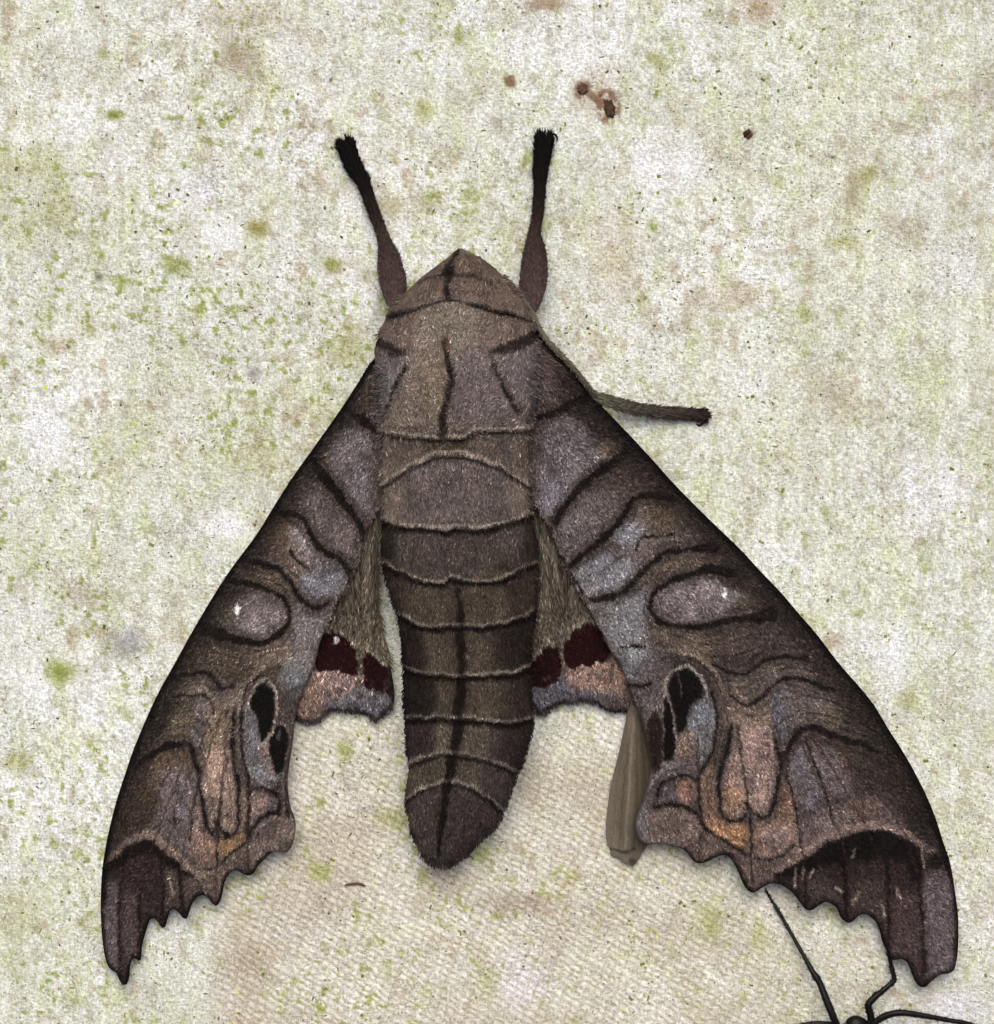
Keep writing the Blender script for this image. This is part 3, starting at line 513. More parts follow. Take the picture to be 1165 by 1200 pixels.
for v, wd in [([(631, 488), (646, 484), (660, 477), (674, 470), (690, 464)], [8, 10, 12, 16]), ([(740, 524), (724, 537), (710, 546), (696, 556), (679, 571), (669, 585), (658, 600), (650, 613)], [18, 14, 11, 11, 9, 8]),
      ([(645, 616), (651, 641), (663, 661), (672, 676), (683, 696)], 4.5), ([(785, 584), (771, 581), (754, 580), (743, 585), (734, 598), (724, 613), (712, 626), (696, 640), (682, 650), (669, 663)], [14, 10, 9, 9, 9, 9]),
      ([(790, 626), (768, 628), (751, 631), (745, 643)], 5), ([(840, 641), (812, 643), (791, 646), (782, 647), (765, 659), (753, 671), (742, 683), (727, 695), (712, 700), (694, 703)], [13, 11, 9, 7, 7, 8, 7]),
      ([(860, 672), (836, 667), (814, 671), (795, 677), (774, 688), (762, 705), (766, 720), (776, 730), (797, 734), (822, 734), (850, 728), (877, 724), (905, 720)], [14, 10, 7, 6, 7, 8, 9, 12, 20]),
      ([(728, 758), (742, 756), (756, 757)], 4.5), ([(736, 802), (746, 805), (762, 800)], 6), ([(836, 778), (848, 784), (860, 789), (877, 788), (888, 779), (900, 772), (918, 769), (945, 772)], [5, 6, 7, 7, 8]),
      ([(858, 815), (867, 822), (877, 827), (895, 815), (912, 797), (929, 793), (945, 797), (962, 804), (980, 808)], [5, 5, 7, 7, 8, 6]), ([(918, 886), (930, 868), (938, 857), (952, 853), (966, 857), (980, 862), (992, 868), (1010, 872), (1030, 882)], [9, 10, 8, 8, 10, 10, 6]),
      ([(835, 810), (839.5, 837), (839.5, 858), (833, 885), (825, 898), (820, 907), (818.5, 922), (820, 953), (826, 970), (838, 979), (855, 989), (872, 999), (885, 1005), (905, 1006), (918, 1001), (931, 988)], [5, 5, 6, 5, 4, 4, 4]),
      ([(856, 850), (854, 867), (849, 888), (844, 905), (842.5, 927), (844, 946), (851, 960), (863, 963), (872, 958), (877, 946)], [5, 8, 7, 5, 5]), ([(877, 946), (875, 927), (870, 901), (866, 878)], 3),
      ([(874, 939), (880, 951), (890, 959), (900, 956), (907, 939), (912, 919), (915, 895), (912, 881), (907, 860)], [4, 6, 8, 8, 6, 3]), ([(878, 953), (880, 979), (881, 1004), (883, 1038)], 3), ([(920, 905), (931, 939), (935, 967), (938, 992)], 3.4),
      ([(943, 864), (952, 888), (963.6, 919), (970.5, 943), (977, 967)], 3.4), ([(770, 933), (775, 919), (789, 912), (803, 909), (818, 914)], 6.5), ([(768, 945), (786, 943), (803, 946), (819, 956)], 6.5)]:
    wave(c, v, wd)
R3 = [(790, 588), (756, 580), (734, 598), (705, 632), (670, 662)]; R4 = [(850, 641), (812, 643), (782, 647), (752, 672), (712, 700)]; RCt = [(868, 672), (836, 667), (805, 673), (776, 687), (762, 706)]
RCb = [(764, 722), (800, 741), (840, 741), (890, 730), (945, 738)]; R5 = [(836, 778), (860, 789), (884, 782), (912, 770), (965, 775)]; R6 = [(858, 815), (877, 827), (905, 803), (940, 795), (995, 812)]; R7 = [(916, 888), (936, 858), (966, 857), (1000, 869), (1050, 895)]; R8 = [(940, 960), (975, 950), (1005, 940), (1035, 945), (1075, 970)]
between(c, R3, R4, [.5], 2.4, .35); between(c, R4, RCt, [.5], 2.4, .45); between(c, RCb, R5, [.3, .62], 3, .5); between(c, R5, R6, [.5], 2.4, .5); between(c, R6, R7, [.3, .62], 3, .5); between(c, R7, R8, [.33, .66], 2.6, .38)
c.stroke([(770, 760), (800, 764), (822, 772), (840, 790), (850, 815)], 4, (136, 116, 98), .7); c.stroke([(776, 772), (806, 770), (828, 785), (842, 812), (852, 845)], 3, (44, 33, 29), .8); c.stroke([(834, 795), (846, 820), (850, 850)], 3, (120, 100, 86), .7)
c.fill([(760, 842), (774, 838), (776, 892), (766, 905), (762, 880)], (34, 22, 20), .95, 4)
c.fill([(780, 815), (785, 815), (788, 840), (792, 866), (788, 890), (779, 892), (778, 855)], (12, 7, 7), 1, 2)
c.fill([(784, 802), (792, 789), (804, 784), (815, 792), (824, 805), (822, 816), (812, 823), (806, 838), (805, 850), (797, 860), (793, 850), (788, 830), (785, 815)], BLK, 1, 3)
c.stroke([(779, 815), (781, 797), (789, 786), (803, 780.5), (816, 787), (826, 801), (828, 815)], 3.4, (152, 138, 126), .9); c.stroke([(783, 812), (788, 838), (793, 864)], 1.8, (150, 140, 132), .85); c.stroke([(777, 822), (777, 886)], 1.6, (96, 86, 84), .8); c.stroke([(795, 789), (799, 816)], 2, (84, 72, 64), .7)
cl = spline(RW[:27], 8); ter = spline(RW[26:92], 4)
b = (slice(None), slice(None)); d, _ = seg_dist(c.X, c.Y, cl); c.mix(b, .68 * (1 - sst(6, 46, d)) * sst(400, 480, c.gy) * (1 - .8 * sst(960, 1040, c.gy)), (25, 19, 16)); c.mix(b, .9 * (1 - sst(4, 10, d)), (13, 9, 8))  # same dark leading edge: pigment plus painted shade where it rolls over
d, _ = seg_dist(c.X, c.Y, ter); c.mix(b, .85 * (1 - sst(2, 7, d)) * sst(985, 1000, c.gy), (22, 15, 14))
for v in RV[:6]: c.stroke([q for q in v if q[1] > 845], 2.2, (50, 26, 24), .6, 1.5)
c.blob(850, 695, 3.4, 6.5, (190, 192, 190), 1, .3)
RC = c; RC.gain = .92
def forewing(outline, hf, cv, base, n):
    o, pl = sheet('forewing', outline, hf, cv, M_wing, moth, under=.6)
    x, y = scatter(pl, n); k = len(x)
    ang = np.arctan2(y - base[1] + 40, x - base[0]) + (fbm(x, y, 30, 71, 2) - .5) * 1.2 + rng.randn(k) * .45
    near_root = 1 - sst(60, 260, np.hypot(x - base[0], y - base[1]))
    de, _ = seg_dist(x, y, spline(outline[:-12], 6))
    ln = np.minimum(rng.uniform(3.2, 5.0, k) + 3.2 * near_root, np.maximum(de * .8, 1.2))
    col = cv.get(x + .6 * ln * np.cos(ang), y + .6 * ln * np.sin(ang)) * np.exp(rng.randn(k) * .5 - .06)[:, None]
    m = de > 2.2; x, y, ang, ln, col, near_root = [q[m] for q in (x, y, ang, ln, col, near_root)]; k = len(x)
    V, F, cc = blades(x, y, hf(x, y) + .2, ang, rng.uniform(.08, .30, k), ln, rng.uniform(1.2, 2.0, k) - .2 * near_root, col, .2, 'scale', .55)
    mesh('scale', V, F, M_scale, o, cc, False, 'stuff')
    return o
forewing(LW, LH, LC, (440, 430), 62000)
forewing(RW, RH, RC, (625, 430), 90000)

# --- hindwings
LHW = [(440, 600), (441, 640), (441, 680), (443, 714), (451, 750), (458, 784), (461.5, 805), (461.5, 823), (454, 834), (440, 846), (432, 839.5), (420, 836), (403, 832), (386, 834), (375, 842), (365, 847), (350, 845), (335, 838), (335, 790), (360, 720), (395, 650), (425, 600)]
RHW = [(624, 590), (627, 640), (628, 690), (626, 730), (621, 774), (619.5, 803), (620.5, 822), (626, 834), (634, 837.5), (641, 835), (651, 827), (669, 823), (686, 821), (700, 825), (713, 833), (729, 835), (746, 833), (765, 826), (768, 790), (740, 730), (700, 660), (660, 610), (640, 590)]
c = Canvas(320, 570, 480, 860, (98, 84, 62), 4.0, 3)
c.fill([(420, 600), (445, 600), (443, 700), (420, 660)], (92, 80, 60), 1, 10)
for k in range(40):
    xx = rng.uniform(385, 455); c.stroke([(xx, rng.uniform(610, 700)), (xx + rng.uniform(-3, 6), rng.uniform(700, 775))], 2.2, [(128, 112, 84), (62, 50, 36)][k % 2], .55)
c.fill([(345, 790), (375, 782), (422, 788), (430, 812), (420, 838), (380, 846), (345, 850)], (152, 112, 102), 1, 8); c.fill([(345, 800), (372, 795), (378, 825), (366, 848), (340, 848)], (150, 108, 82), .8, 12)
c.fill([(385, 822), (410, 812), (432, 802), (462, 812), (464, 830), (440, 850), (410, 838), (388, 836)], (106, 101, 110), 1, 9)
c.fill([(379, 742), (392, 741), (405, 746), (415, 758), (419, 775), (419, 793), (405, 790), (385, 788), (370, 783), (370, 768)], (44, 4, 6), 1, 3); c.fill([(427, 765), (440, 772), (456, 784), (463, 803), (463, 818), (450, 813), (440, 809), (430, 806), (427, 790)], (42, 4, 6), 1, 3)
c.stroke([(380, 737), (396, 739), (410, 747), (418, 756)], 4, (140, 124, 104), .8); c.stroke([(429, 761), (442, 771), (458, 783)], 4, (128, 114, 92), .8); c.stroke([(421, 740), (423, 770), (424, 800)], 5, (120, 102, 78), .9)
d, _ = seg_dist(c.X, c.Y, spline(LHW[5:18], 4)); c.mix((slice(None), slice(None)), .85 * (1 - sst(2, 5.5, d)), (30, 20, 20)); c.blob(393, 751, 3, 4, (210, 205, 200), .9, .3)
b_ = (slice(None), slice(None)); c.mix(b_, .5 * sst(.5, .7, fbm(c.gx, c.gy, 8, 44, 3)) * sst(770, 800, c.gy), (70, 56, 56))
LHC = c
c = Canvas(600, 570, 790, 860, (96, 82, 62), 4.0, 4)
for k in range(50):
    xx = rng.uniform(626, 690); c.stroke([(xx, rng.uniform(600, 690)), (xx + rng.uniform(-5, 4), rng.uniform(690, 765))], 2.2, [(132, 115, 88), (60, 48, 36)][k % 2], .55)
c.fill([(660, 784), (710, 776), (740, 790), (760, 835), (715, 832), (690, 818), (664, 822)], (156, 112, 94), 1, 8); c.fill([(695, 780), (722, 775), (745, 812), (715, 816), (690, 806)], (154, 110, 88), .9, 8)
c.fill([(618, 812), (645, 804), (662, 790), (668, 806), (720, 816), (765, 832), (720, 840), (690, 822), (650, 832), (630, 840)], (92, 90, 106), 1, 8); c.fill([(700, 820), (765, 815), (765, 840), (715, 836)], (86, 66, 60), .8, 8)
c.fill([(646, 756), (655, 764), (658, 780), (655, 791), (645, 801), (620, 808), (619, 786), (630, 766)], (42, 4, 6), 1, 3); c.fill([(665, 752), (675, 739), (690, 731), (700, 733), (708, 748), (714, 765), (710, 776), (690, 780), (665, 783)], (44, 4, 6), 1, 3)
c.stroke([(620, 777), (633, 763), (641, 752), (651, 753)], 4.5, (130, 113, 92), .85); c.stroke([(665, 747), (674, 735), (686, 729), (698, 726)], 4.5, (134, 118, 98), .85); c.stroke([(655, 740), (660, 765), (662, 795)], 5.5, (104, 88, 74), .9)
c.stroke([(713, 775), (717, 800)], 3, (60, 36, 28), .7)
d, _ = seg_dist(c.X, c.Y, spline(RHW[5:18], 4)); c.mix((slice(None), slice(None)), .85 * (1 - sst(2, 6, d)), (30, 20, 22))
b_ = (slice(None), slice(None)); c.mix(b_, .5 * sst(.5, .7, fbm(c.gx, c.gy, 8, 45, 3)) * sst(770, 800, c.gy), (70, 56, 56))
RHC = c; LHC.sat = RHC.sat = .52
def hindwing(outline, cv, n, s, cx):
    hf = lambda x, y: 15 + 14 * sst(760, 620, y) - 5 * np.exp(-((x - cx) / 4.) ** 2) - 6 * sst(800, 845, y) + 1.5 * (fbm(x, y, 14, 51, 2) - .5)
    o, pl = sheet('hindwing', outline, hf, cv, M_wing, moth)
    x, y = scatter(pl, n); k = len(x); up = 1 - sst(735, 790, y)
    red = (cv.get(x, y).max(-1) < .02)
    ang = R(90) + s * .12 + rng.randn(k) * (.16 + .5 * (1 - up))
    ln = np.where(red, 3, rng.uniform(4, 7, k) + 14 * (1 - sst(690, 722, y)))
    col = cv.get(x + .6 * ln * np.cos(ang), y + .6 * ln * np.sin(ang)) * np.exp(rng.randn(k) * .62 - .05)[:, None]
    keep = rng.rand(k) < np.where(red, .35, 1)
    x, y, ang, col, ln = [q[keep] for q in (x, y, ang, col, ln)]; k = len(x)
    V, F, cc = blades(x, y, hf(x, y) + .2, ang, rng.uniform(.08, .28, k), ln, rng.uniform(1.1, 1.9, k), col, .4, 'hair', .5)
    mesh('hair', V, F, M_fur, o, cc, False, 'stuff')
    # sparse longer hairs on the edge beside the abdomen
    return o, hf
ol, hl = hindwing(LHW, LHC, 11000, 1, 423); orr, hr = hindwing(RHW, RHC, 12500, -1, 659)
y = rng.uniform(640, 775, 90); x = np.interp(y, [600, 640, 680, 714, 750, 784], [440, 441, 441, 443, 451, 458]) - 1
V, F, cc = blades(x, y, hl(x, y), R(62) + rng.randn(90) * .22, np.full(90, .1), rng.uniform(7, 15, 90), np.full(90, 1.2), np.repeat([lin((70, 58, 42))], 90, 0))
mesh('edge_hair', V, F, M_fur, ol, cc, False, 'stuff')

# --- body: head, thorax and abdomen as one continuous mesh
BO = np.array([  # y, left, right, height of the widest line, half height
    (291, 536, 542, 58, 4), (294, 533.5, 549, 58, 12), (297, 530, 555, 58, 20), (303, 522, 565, 58, 30), (310, 513, 576, 59, 38), (325, 493, 592, 60, 51), (341, 477, 605, 62, 60), (359, 459.5, 618, 65, 66), (380, 447, 626, 70, 72),
    (408, 438, 633, 74, 76), (440, 440, 632, 76, 78), (480, 443, 626, 74, 76), (505, 445, 621, 72, 72), (540, 446, 620, 68, 66), (575, 447, 620, 65, 62), (600, 449, 622, 63, 59), (630, 447, 627, 62, 57), (660, 449, 629, 61, 55), (690, 456, 629, 60, 54),
    (722, 467, 627, 58, 52), (755, 472, 622, 56, 50), (782, 473, 620, 54, 49), (816, 474, 621, 53, 47), (843, 475, 625, 52, 46), (861, 476, 621, 51, 45), (897, 479, 610, 49, 42), (924, 477, 599, 47, 39), (942, 475, 593, 45, 36), (953, 479, 588, 44, 34),
    (969, 480, 579, 42, 31), (980, 485, 567, 40, 28), (997, 494, 548, 38, 21), (1006, 501, 537, 36, 15), (1010, 506, 531, 35, 8), (1012, 512, 526, 35, 3)], float)
ARCS = [[(451, 372), (470, 365), (490, 358), (505, 352), (520, 348), (538, 348), (556, 355), (575, 360), (592, 364), (605, 366), (626, 374)],
        [(440, 503), (448, 506), (475, 509), (500, 511), (526, 512), (542, 511), (558, 504), (588, 503), (616, 503), (630, 500)],
        [(440, 575), (475, 549), (491, 541), (507, 533), (526, 531), (542, 531), (562, 537), (578, 543), (588, 546), (625, 572)],
        [(440, 606), (457, 612), (485, 616), (507, 617), (526, 620), (533, 616), (556, 619), (584, 614), (608, 606), (628, 600)],
        [(440, 654), (450, 660), (469, 669), (491, 678), (518, 681), (528, 674), (538, 678), (566, 680), (588, 677), (608, 668), (630, 658)],
        [(460, 718), (469, 722), (485, 729), (503, 734), (532, 733), (555, 733), (570, 733), (593, 729), (613, 723), (630, 715)],
        [(468, 780), (474, 782), (494, 788), (519, 791), (545, 792), (573, 790), (598, 789), (622, 781)],
        [(470, 840), (476, 840.5), (499, 841.5), (519, 840), (545, 842), (566, 843), (595, 846), (626, 841)],
        [(470, 903), (479, 898.5), (492, 889.5), (515, 883), (526, 882), (537, 884), (555, 886), (570, 890), (584, 894), (612, 907)],
        [(470, 943), (474, 940), (490, 927), (512, 918), (525, 916), (539, 918), (557, 925), (573, 936), (592, 951)]]
AMP = [5, 7, 4, 6, 6, 5, 5, 5, 4, 4]
def arc_phase(x, y):
    A = np.stack([np.interp(x, *np.array(a).T) for a in ARCS]); k = (A < y).sum(0)
    st = np.where(k == 0, 291, np.take_along_axis(A, np.maximum(k - 1, 0)[None], 0)[0]); en = np.where(k >= len(ARCS), 1030, np.take_along_axis(A, np.minimum(k, len(ARCS) - 1)[None], 0)[0])
    return k, np.clip((y - st) / np.maximum(en - st, 1), 0, 1)
def bodyprof(y): return [np.interp(y, BO[:, 0], BO[:, i]) for i in (1, 2, 3, 4)]
LINES = [([(520, 395), (525, 420), (528, 440), (524, 465), (520, 490), (519, 508)], 5), ([(479, 420), (470, 440), (460, 460), (452, 482)], 4), ([(573, 410), (580, 428), (588, 448), (598, 465), (607, 482)], 4), ([(537, 293), (528, 310), (525, 330), (526, 348)], 4)]
def body_pt(y, th):
    l, r, zc, hz = bodyprof(y); xm = (l + r) / 2; hw = (r - l) / 2
    x = xm + hw * np.cos(th); z = zc + hz * np.sign(np.sin(th)) * np.abs(np.sin(th)) ** .92
    top = np.clip(np.sin(th), 0, 1); k, ph = arc_phase(x, y)
    amp = np.array(AMP + [2.])[np.minimum(k, len(AMP))]
    z = z + (amp * (ph ** 1.5 - .6) * sst(0, .5, top)); x = x + np.cos(th) * amp * .35 * (ph ** 1.5 - .6)
    for pl, dep in LINES:
        z = z - dep * np.exp(-(seg_dist(x, y, np.array(pl, float))[0] / 4.) ** 2) * top
    z = z + 2.5 * (fbm(x, y, 16, 52, 2) - .5) * top
    return x, y, z
ny, nth = 470, 200
yy = 291 + (1014 - 291) * np.linspace(0, 1, ny); th = np.linspace(0, 2 * math.pi, nth, endpoint=False)
TY, TH = np.meshgrid(yy, th, indexing='ij')
bx, by, bz = body_pt(TY.ravel(), TH.ravel())
# pigment of the body, with some shade painted in
c = Canvas(425, 280, 645, 1030, (104, 89, 79), 2.6, 5)
c.fill([(538, 288), (600, 330), (625, 372), (560, 356), (526, 346), (455, 372), (480, 335)], (102, 84, 72), 1, 6)
c.fill([(455, 374), (520, 352), (580, 364), (625, 380), (630, 395), (580, 408), (530, 400), (470, 408), (442, 395)], (110, 93, 82), 1, 8)
c.fill([(492, 362), (525, 352), (560, 362), (556, 400), (530, 425), (500, 420), (490, 390)], (132, 120, 104), .85, 16)
c.fill([(482, 415), (518, 405), (522, 480), (508, 506), (455, 500), (470, 455)], (122, 106, 92), 1, 10); c.fill([(535, 415), (572, 415), (600, 475), (606, 498), (540, 505), (532, 460)], (106, 93, 90), 1, 10)
c.fill([(444, 418), (474, 418), (456, 470), (442, 500)], (102, 94, 92), 1, 8); c.blob(457, 452, 7, 22, (124, 124, 122), .7, .6, 15); c.fill([(582, 420), (628, 400), (634, 470), (612, 480), (598, 455)], (108, 97, 96), 1, 8)
c.fill([(495, 440), (520, 410), (524, 440), (516, 500), (500, 490)], (126, 108, 86), .7, 10)
c.fill([(440, 505), (625, 503), (625, 570), (588, 548), (526, 533), (476, 552), (440, 575)], (102, 87, 77), 1, 5); c.fill([(500, 512), (552, 512), (545, 530), (508, 530)], (66, 55, 42), .8, 10)
c.fill([(440, 578), (476, 551), (526, 534), (588, 548), (628, 575), (625, 602), (584, 615), (526, 620), (480, 616), (440, 607)], (98, 85, 80), 1, 5); c.fill([(446, 548), (468, 550), (470, 614), (448, 610)], (120, 104, 86), .7, 10); c.fill([(600, 552), (618, 560), (618, 606), (600, 610)], (118, 102, 84), .7, 8)
c.fill([(440, 610), (526, 622), (632, 604), (634, 660), (588, 678), (518, 682), (440, 658)], (76, 65, 58), 1, 5); c.fill([(442, 612), (458, 616), (464, 664), (446, 658)], (34, 27, 22), .8, 8); c.fill([(612, 610), (632, 604), (634, 656), (614, 664)], (46, 37, 31), .8, 8)  # darker flanks include painted shade where the abdomen rolls off
c.fill([(440, 664), (518, 684), (634, 664), (634, 850), (470, 850)], (66, 53, 42), 1, 5)
for xx, t in ((500, 0), (565, 1)): c.fill([(xx - 22, 690), (xx + 24, 690), (xx + 22 - 4 * t, 850), (xx - 10 + 4 * t, 850)], (92, 79, 62), .9, 16)
c.fill([(470, 740), (494, 742), (500, 840), (470, 838)], (36, 27, 24), .9, 10); c.fill([(582, 737), (626, 725), (624, 785), (582, 782)], (40, 30, 25), .85, 16); c.fill([(598, 795), (624, 790), (626, 838), (600, 840)], (52, 42, 36), .8, 10); c.fill([(474, 792), (508, 796), (508, 836), (474, 836)], (36, 28, 26), .85, 8)  # dark side markings, with the abdomen's roll-off shade painted in
c.fill([(470, 843), (530, 842), (630, 844), (612, 908), (526, 884), (470, 902)], (56, 45, 42), 1, 5); c.fill([(512, 845), (528, 845), (524, 880), (510, 884)], (116, 103, 80), .9, 8); c.fill([(545, 845), (582, 848), (575, 888), (540, 884)], (104, 92, 76), .85, 12)
c.fill([(470, 904), (526, 886), (612, 910), (594, 950), (526, 918), (470, 942)], (88, 77, 62), 1, 5); c.fill([(566, 894), (606, 908), (596, 945), (566, 930)], (74, 63, 60), .8, 8)
c.fill([(466, 946), (525, 920), (596, 954), (560, 1020), (480, 1020)], (76, 63, 59), 1, 5); c.fill([(478, 948), (505, 932), (508, 1000), (488, 990)], (92, 79, 71), .6, 12)
c.stroke([(538, 690), (539, 730), (541, 770), (540, 800), (537, 830), (534, 866), (528, 890), (526, 911), (521, 938), (516, 974), (514, 1000)], [4, 9, 10, 10, 10, 9, 9, 5], (22, 16, 13), .92, 4)
for i, a in enumerate(ARCS):
    p = np.array(a, float)
    c.stroke([tuple(q) for q in p + [0, 3.5]], [2.5, 3, 3.5, 6, 6, 6, 6, 6, 4, 4][i], (26, 19, 15), [.3, .6, .6, .8, .85, .85, .85, .85, .7, .7][i], 4)  # thin shadow below each segment edge, painted into the colour
    c.stroke([tuple(q) for q in p - [0, 2.0]], [2.4, 3.4, 3.2, 3.4, 2.4], (156, 143, 124) if i else (116, 98, 84), .9 if i else .4, 3)
c.stroke([(540, 690), (541, 735), (540, 850), (526, 915)], [0, 9, 9, 9], (22, 16, 13), .6, 4)
for v, wd in [([(537, 293), (531, 303), (526, 318), (523, 334), (526, 348)], [5, 8, 14, 8, 7]), ([(493, 331), (515, 322), (530, 320), (555, 323), (576, 333)], 3.4), ([(440, 398), (450, 404), (462, 410), (473, 412)], [13, 15, 13, 6]), ([(580, 411), (600, 405), (615, 399), (630, 392)], [5, 12, 15, 13]),
              ([(520, 400), (525, 420), (528, 440), (524, 465), (520, 490), (519, 508)], [5, 9, 10, 8, 10]), ([(476, 428), (470, 442), (460, 462), (453, 480)], [4, 4, 3.5, 3]), ([(578, 426), (582, 434), (589, 449), (598, 465), (607, 482)], [4, 4, 4.5, 4])]:
    c.stroke(v, wd, (20, 14, 12), .78, 5)
c.stroke([(452, 373), (470, 366), (488, 361)], [6, 5, 2], BLK, .75, 5); c.stroke([(552, 356), (575, 362), (592, 366), (606, 368)], [2, 5, 6, 3], BLK, .8, 5); c.stroke([(522, 396), (524, 412)], 8, (92, 62, 44), .7, 5)
c.a *= ((.80 + .40 * fbm(c.gx, c.gy, 18, 43, 4)) * (1 - .16 * sst(600, 700, c.gy)))[..., None]
BC = c; BC.sat = .66; BC.gain = .88; BC.a += np.array([1, 0, 0.])
ii = np.arange(ny - 1)[:, None] * nth; jj = np.arange(nth)[None]; j2 = (jj + 1) % nth
F = np.stack([ii + jj, ii + nth + jj, ii + nth + j2, ii + j2], -1).reshape(-1, 4)
body = mesh('body', P(bx, by, bz), F, M_body, moth, BC.get(bx, by))
# fur
n = 150000
fy = rng.uniform(292, 1012, n); l, r, _, _ = bodyprof(fy); u = rng.uniform(-1, 1, n); keep = rng.rand(n) < (r - l) / 196; fy, u = fy[keep], u[keep]
fth = np.arccos(np.clip(u, -.999, .999)) + rng.randn(len(fy)) * .1; fx, fy, fz = body_pt(fy, fth); n = len(fx)
thor = 1 - sst(495, 540, fy); head = 1 - sst(340, 380, fy); tail = sst(930, 1000, fy)
side = np.cos(fth)
ang = R(90) - side * (.25 + .25 * tail * -1) + (fbm(fx, fy, 26, 72, 3) - .5) * (1.0 + 2.0 * thor) + rng.randn(n) * (.2 + .34 * thor)
ln = rng.uniform(4.8, 8.0, n) + 1.4 * thor - .6 * head + 1.0 * tail + 1.5 * ((fy > 505) & (fy < 680))
def zs(x, y):
    l, r, zc, hz = bodyprof(y); return zc + hz * np.sqrt(np.clip(1 - ((x - (l + r) / 2) / ((r - l) / 2)) ** 2, 0, 1))
k, ph = arc_phase(fx, fy); ln *= np.where((ph > .85) & (fy < 1000), .62, 1)
slp = np.clip((zs(fx + ln * np.cos(ang), fy + ln * np.sin(ang)) - zs(fx, fy)) / ln, -1.2, 1.2) + np.where(fy > 495, .17, .02)
V, F, cc = blades(fx, fy, fz - .3, ang, rng.uniform(.06, .3, n) + .12 * thor, ln, rng.uniform(.9, 1.6, n), BC.get(fx + .6 * ln * np.cos(ang), fy + .6 * ln * np.sin(ang)) * np.exp(rng.randn(n) * .5 - .06)[:, None], .5, 'scale', .6, slope=slp)
mesh('fur', V, F, M_fur, body, cc, False, 'stuff')

# --- legs and antenna
def tube(name, pts, mat, parent, cols, nseg=14, flat=.8):
    """pts: x, y, half width, height of axis; cols: pigment at the same stations"""
    p = np.asarray(pts, float); t = np.linspace(0, 1, len(p)); q = spline(np.c_[p], 2.0)
    tt = np.linspace(0, 1, len(q)); cc = np.stack([np.interp(tt, np.linspace(0, 1, len(cols)), np.asarray(cols, float)[:, i]) for i in range(3)], -1)
    tg = np.gradient(q[:, :2], axis=0); tg /= np.linalg.norm(tg, axis=1)[:, None] + 1e-9
    a = np.linspace(0, 2 * math.pi, nseg, endpoint=False)
    w = .95 * q[:, 2][:, None] * (1 + .10 * (vn(q[:, 0][:, None] * 1.0, a[None] * 9 + q[:, 1][:, None], 3, 81) - .5))
    X = q[:, 0][:, None] - tg[:, 1][:, None] * np.cos(a) * w; Y = q[:, 1][:, None] + tg[:, 0][:, None] * np.cos(a) * w; Z = q[:, 3][:, None] + np.sin(a) * w * flat
    n = len(q); V = P(X.ravel(), Y.ravel(), Z.ravel())
    V = np.vstack([V, P(q[:1, 0], q[:1, 1], q[:1, 3]), P(q[-1:, 0], q[-1:, 1], q[-1:, 3])])
    i = np.arange(n - 1)[:, None] * nseg; j = np.arange(nseg)[None]; j2 = (j + 1) % nseg
    F = np.stack([i + j, i + nseg + j, i + nseg + j2, i + j2], -1).reshape(-1, 4)
    jj = np.arange(nseg); F = np.vstack([F, np.stack([np.full(nseg, n * nseg), jj, (jj + 1) % nseg, (jj + 1) % nseg], -1)])
    F = np.vstack([F, np.stack([np.full(nseg, n * nseg + 1), (n - 1) * nseg + (jj + 1) % nseg, (n - 1) * nseg + jj, (n - 1) * nseg + jj], -1)])
    # split the caps' doubled corners into triangles cleanly
    quads = F[:-2 * nseg]; tris = F[-2 * nseg:][:, :3]
    allf = np.vstack([np.c_[quads[:, :3]], np.c_[quads[:, [0, 2, 3]]], tris])
    vc = np.vstack([np.repeat(lin(cc), nseg, 0), lin(cc[:1]), lin(cc[-1:])])
    o = mesh(name, V, allf, mat, parent, vc)
    return o, q, tg, cc
def bristles(o, q, tg, cc, n, ln, wd, spread=.35, lift=(.1, .5), only=None):
    i = rng.randint(0, len(q), n) if only is None else rng.randint(int(len(q) * only[0]), int(len(q) * only[1]), n)
    a = rng.uniform(-.3, math.pi + .3, n); w = q[i, 2]
    x = q[i, 0] - tg[i, 1] * np.cos(a) * w * .95; y = q[i, 1] + tg[i, 0] * np.cos(a) * w * .95; h = q[i, 3] + np.sin(a) * w * .78
    an = np.arctan2(tg[i, 1], tg[i, 0]) + rng.randn(n) * spread + np.cos(a) * .25
    V, F, c2 = blades(x, y, h, an, rng.uniform(*lift, n), rng.uniform(*ln, n), np.full(n, wd), lin(cc[i]) * np.exp(rng.randn(n) * .35)[:, None], .5, 'hair', .6)
    mesh('bristle', V, F, M_fur, o, c2, False, 'stuff')
BK = (12, 10, 10)
LEGC = [(72, 60, 58), (66, 54, 52), (60, 49, 46), (52, 42, 38), (34, 27, 24), (20, 16, 15), BK, BK]
leg1 = [(459, 360, 5, 46), (461, 350, 11, 42), (462, 336, 15, 36), (459, 318, 14, 30), (456, 300, 11.5, 24), (452, 287, 8, 20), (447, 272, 6.2, 17), (435, 240, 6.6, 13), (425, 212, 7.6, 11), (415.5, 196, 8.6, 10), (409.5, 182, 9.6, 9), (405.5, 171, 10.5, 9), (403, 166, 6, 8)]
leg2 = [(623, 366, 5, 46), (624, 352, 11.5, 42), (624, 336, 15.5, 36), (626, 316, 15.5, 30), (626.5, 300, 13.5, 24), (627, 286, 10.5, 20), (626, 275, 7, 17), (629, 259, 6, 14), (631, 240, 6.4, 12), (632.7, 220, 6.6, 11), (633.5, 200, 7.4, 10), (636, 180, 9.2, 9), (638, 164, 10.4, 9), (638.5, 158, 6, 8)]
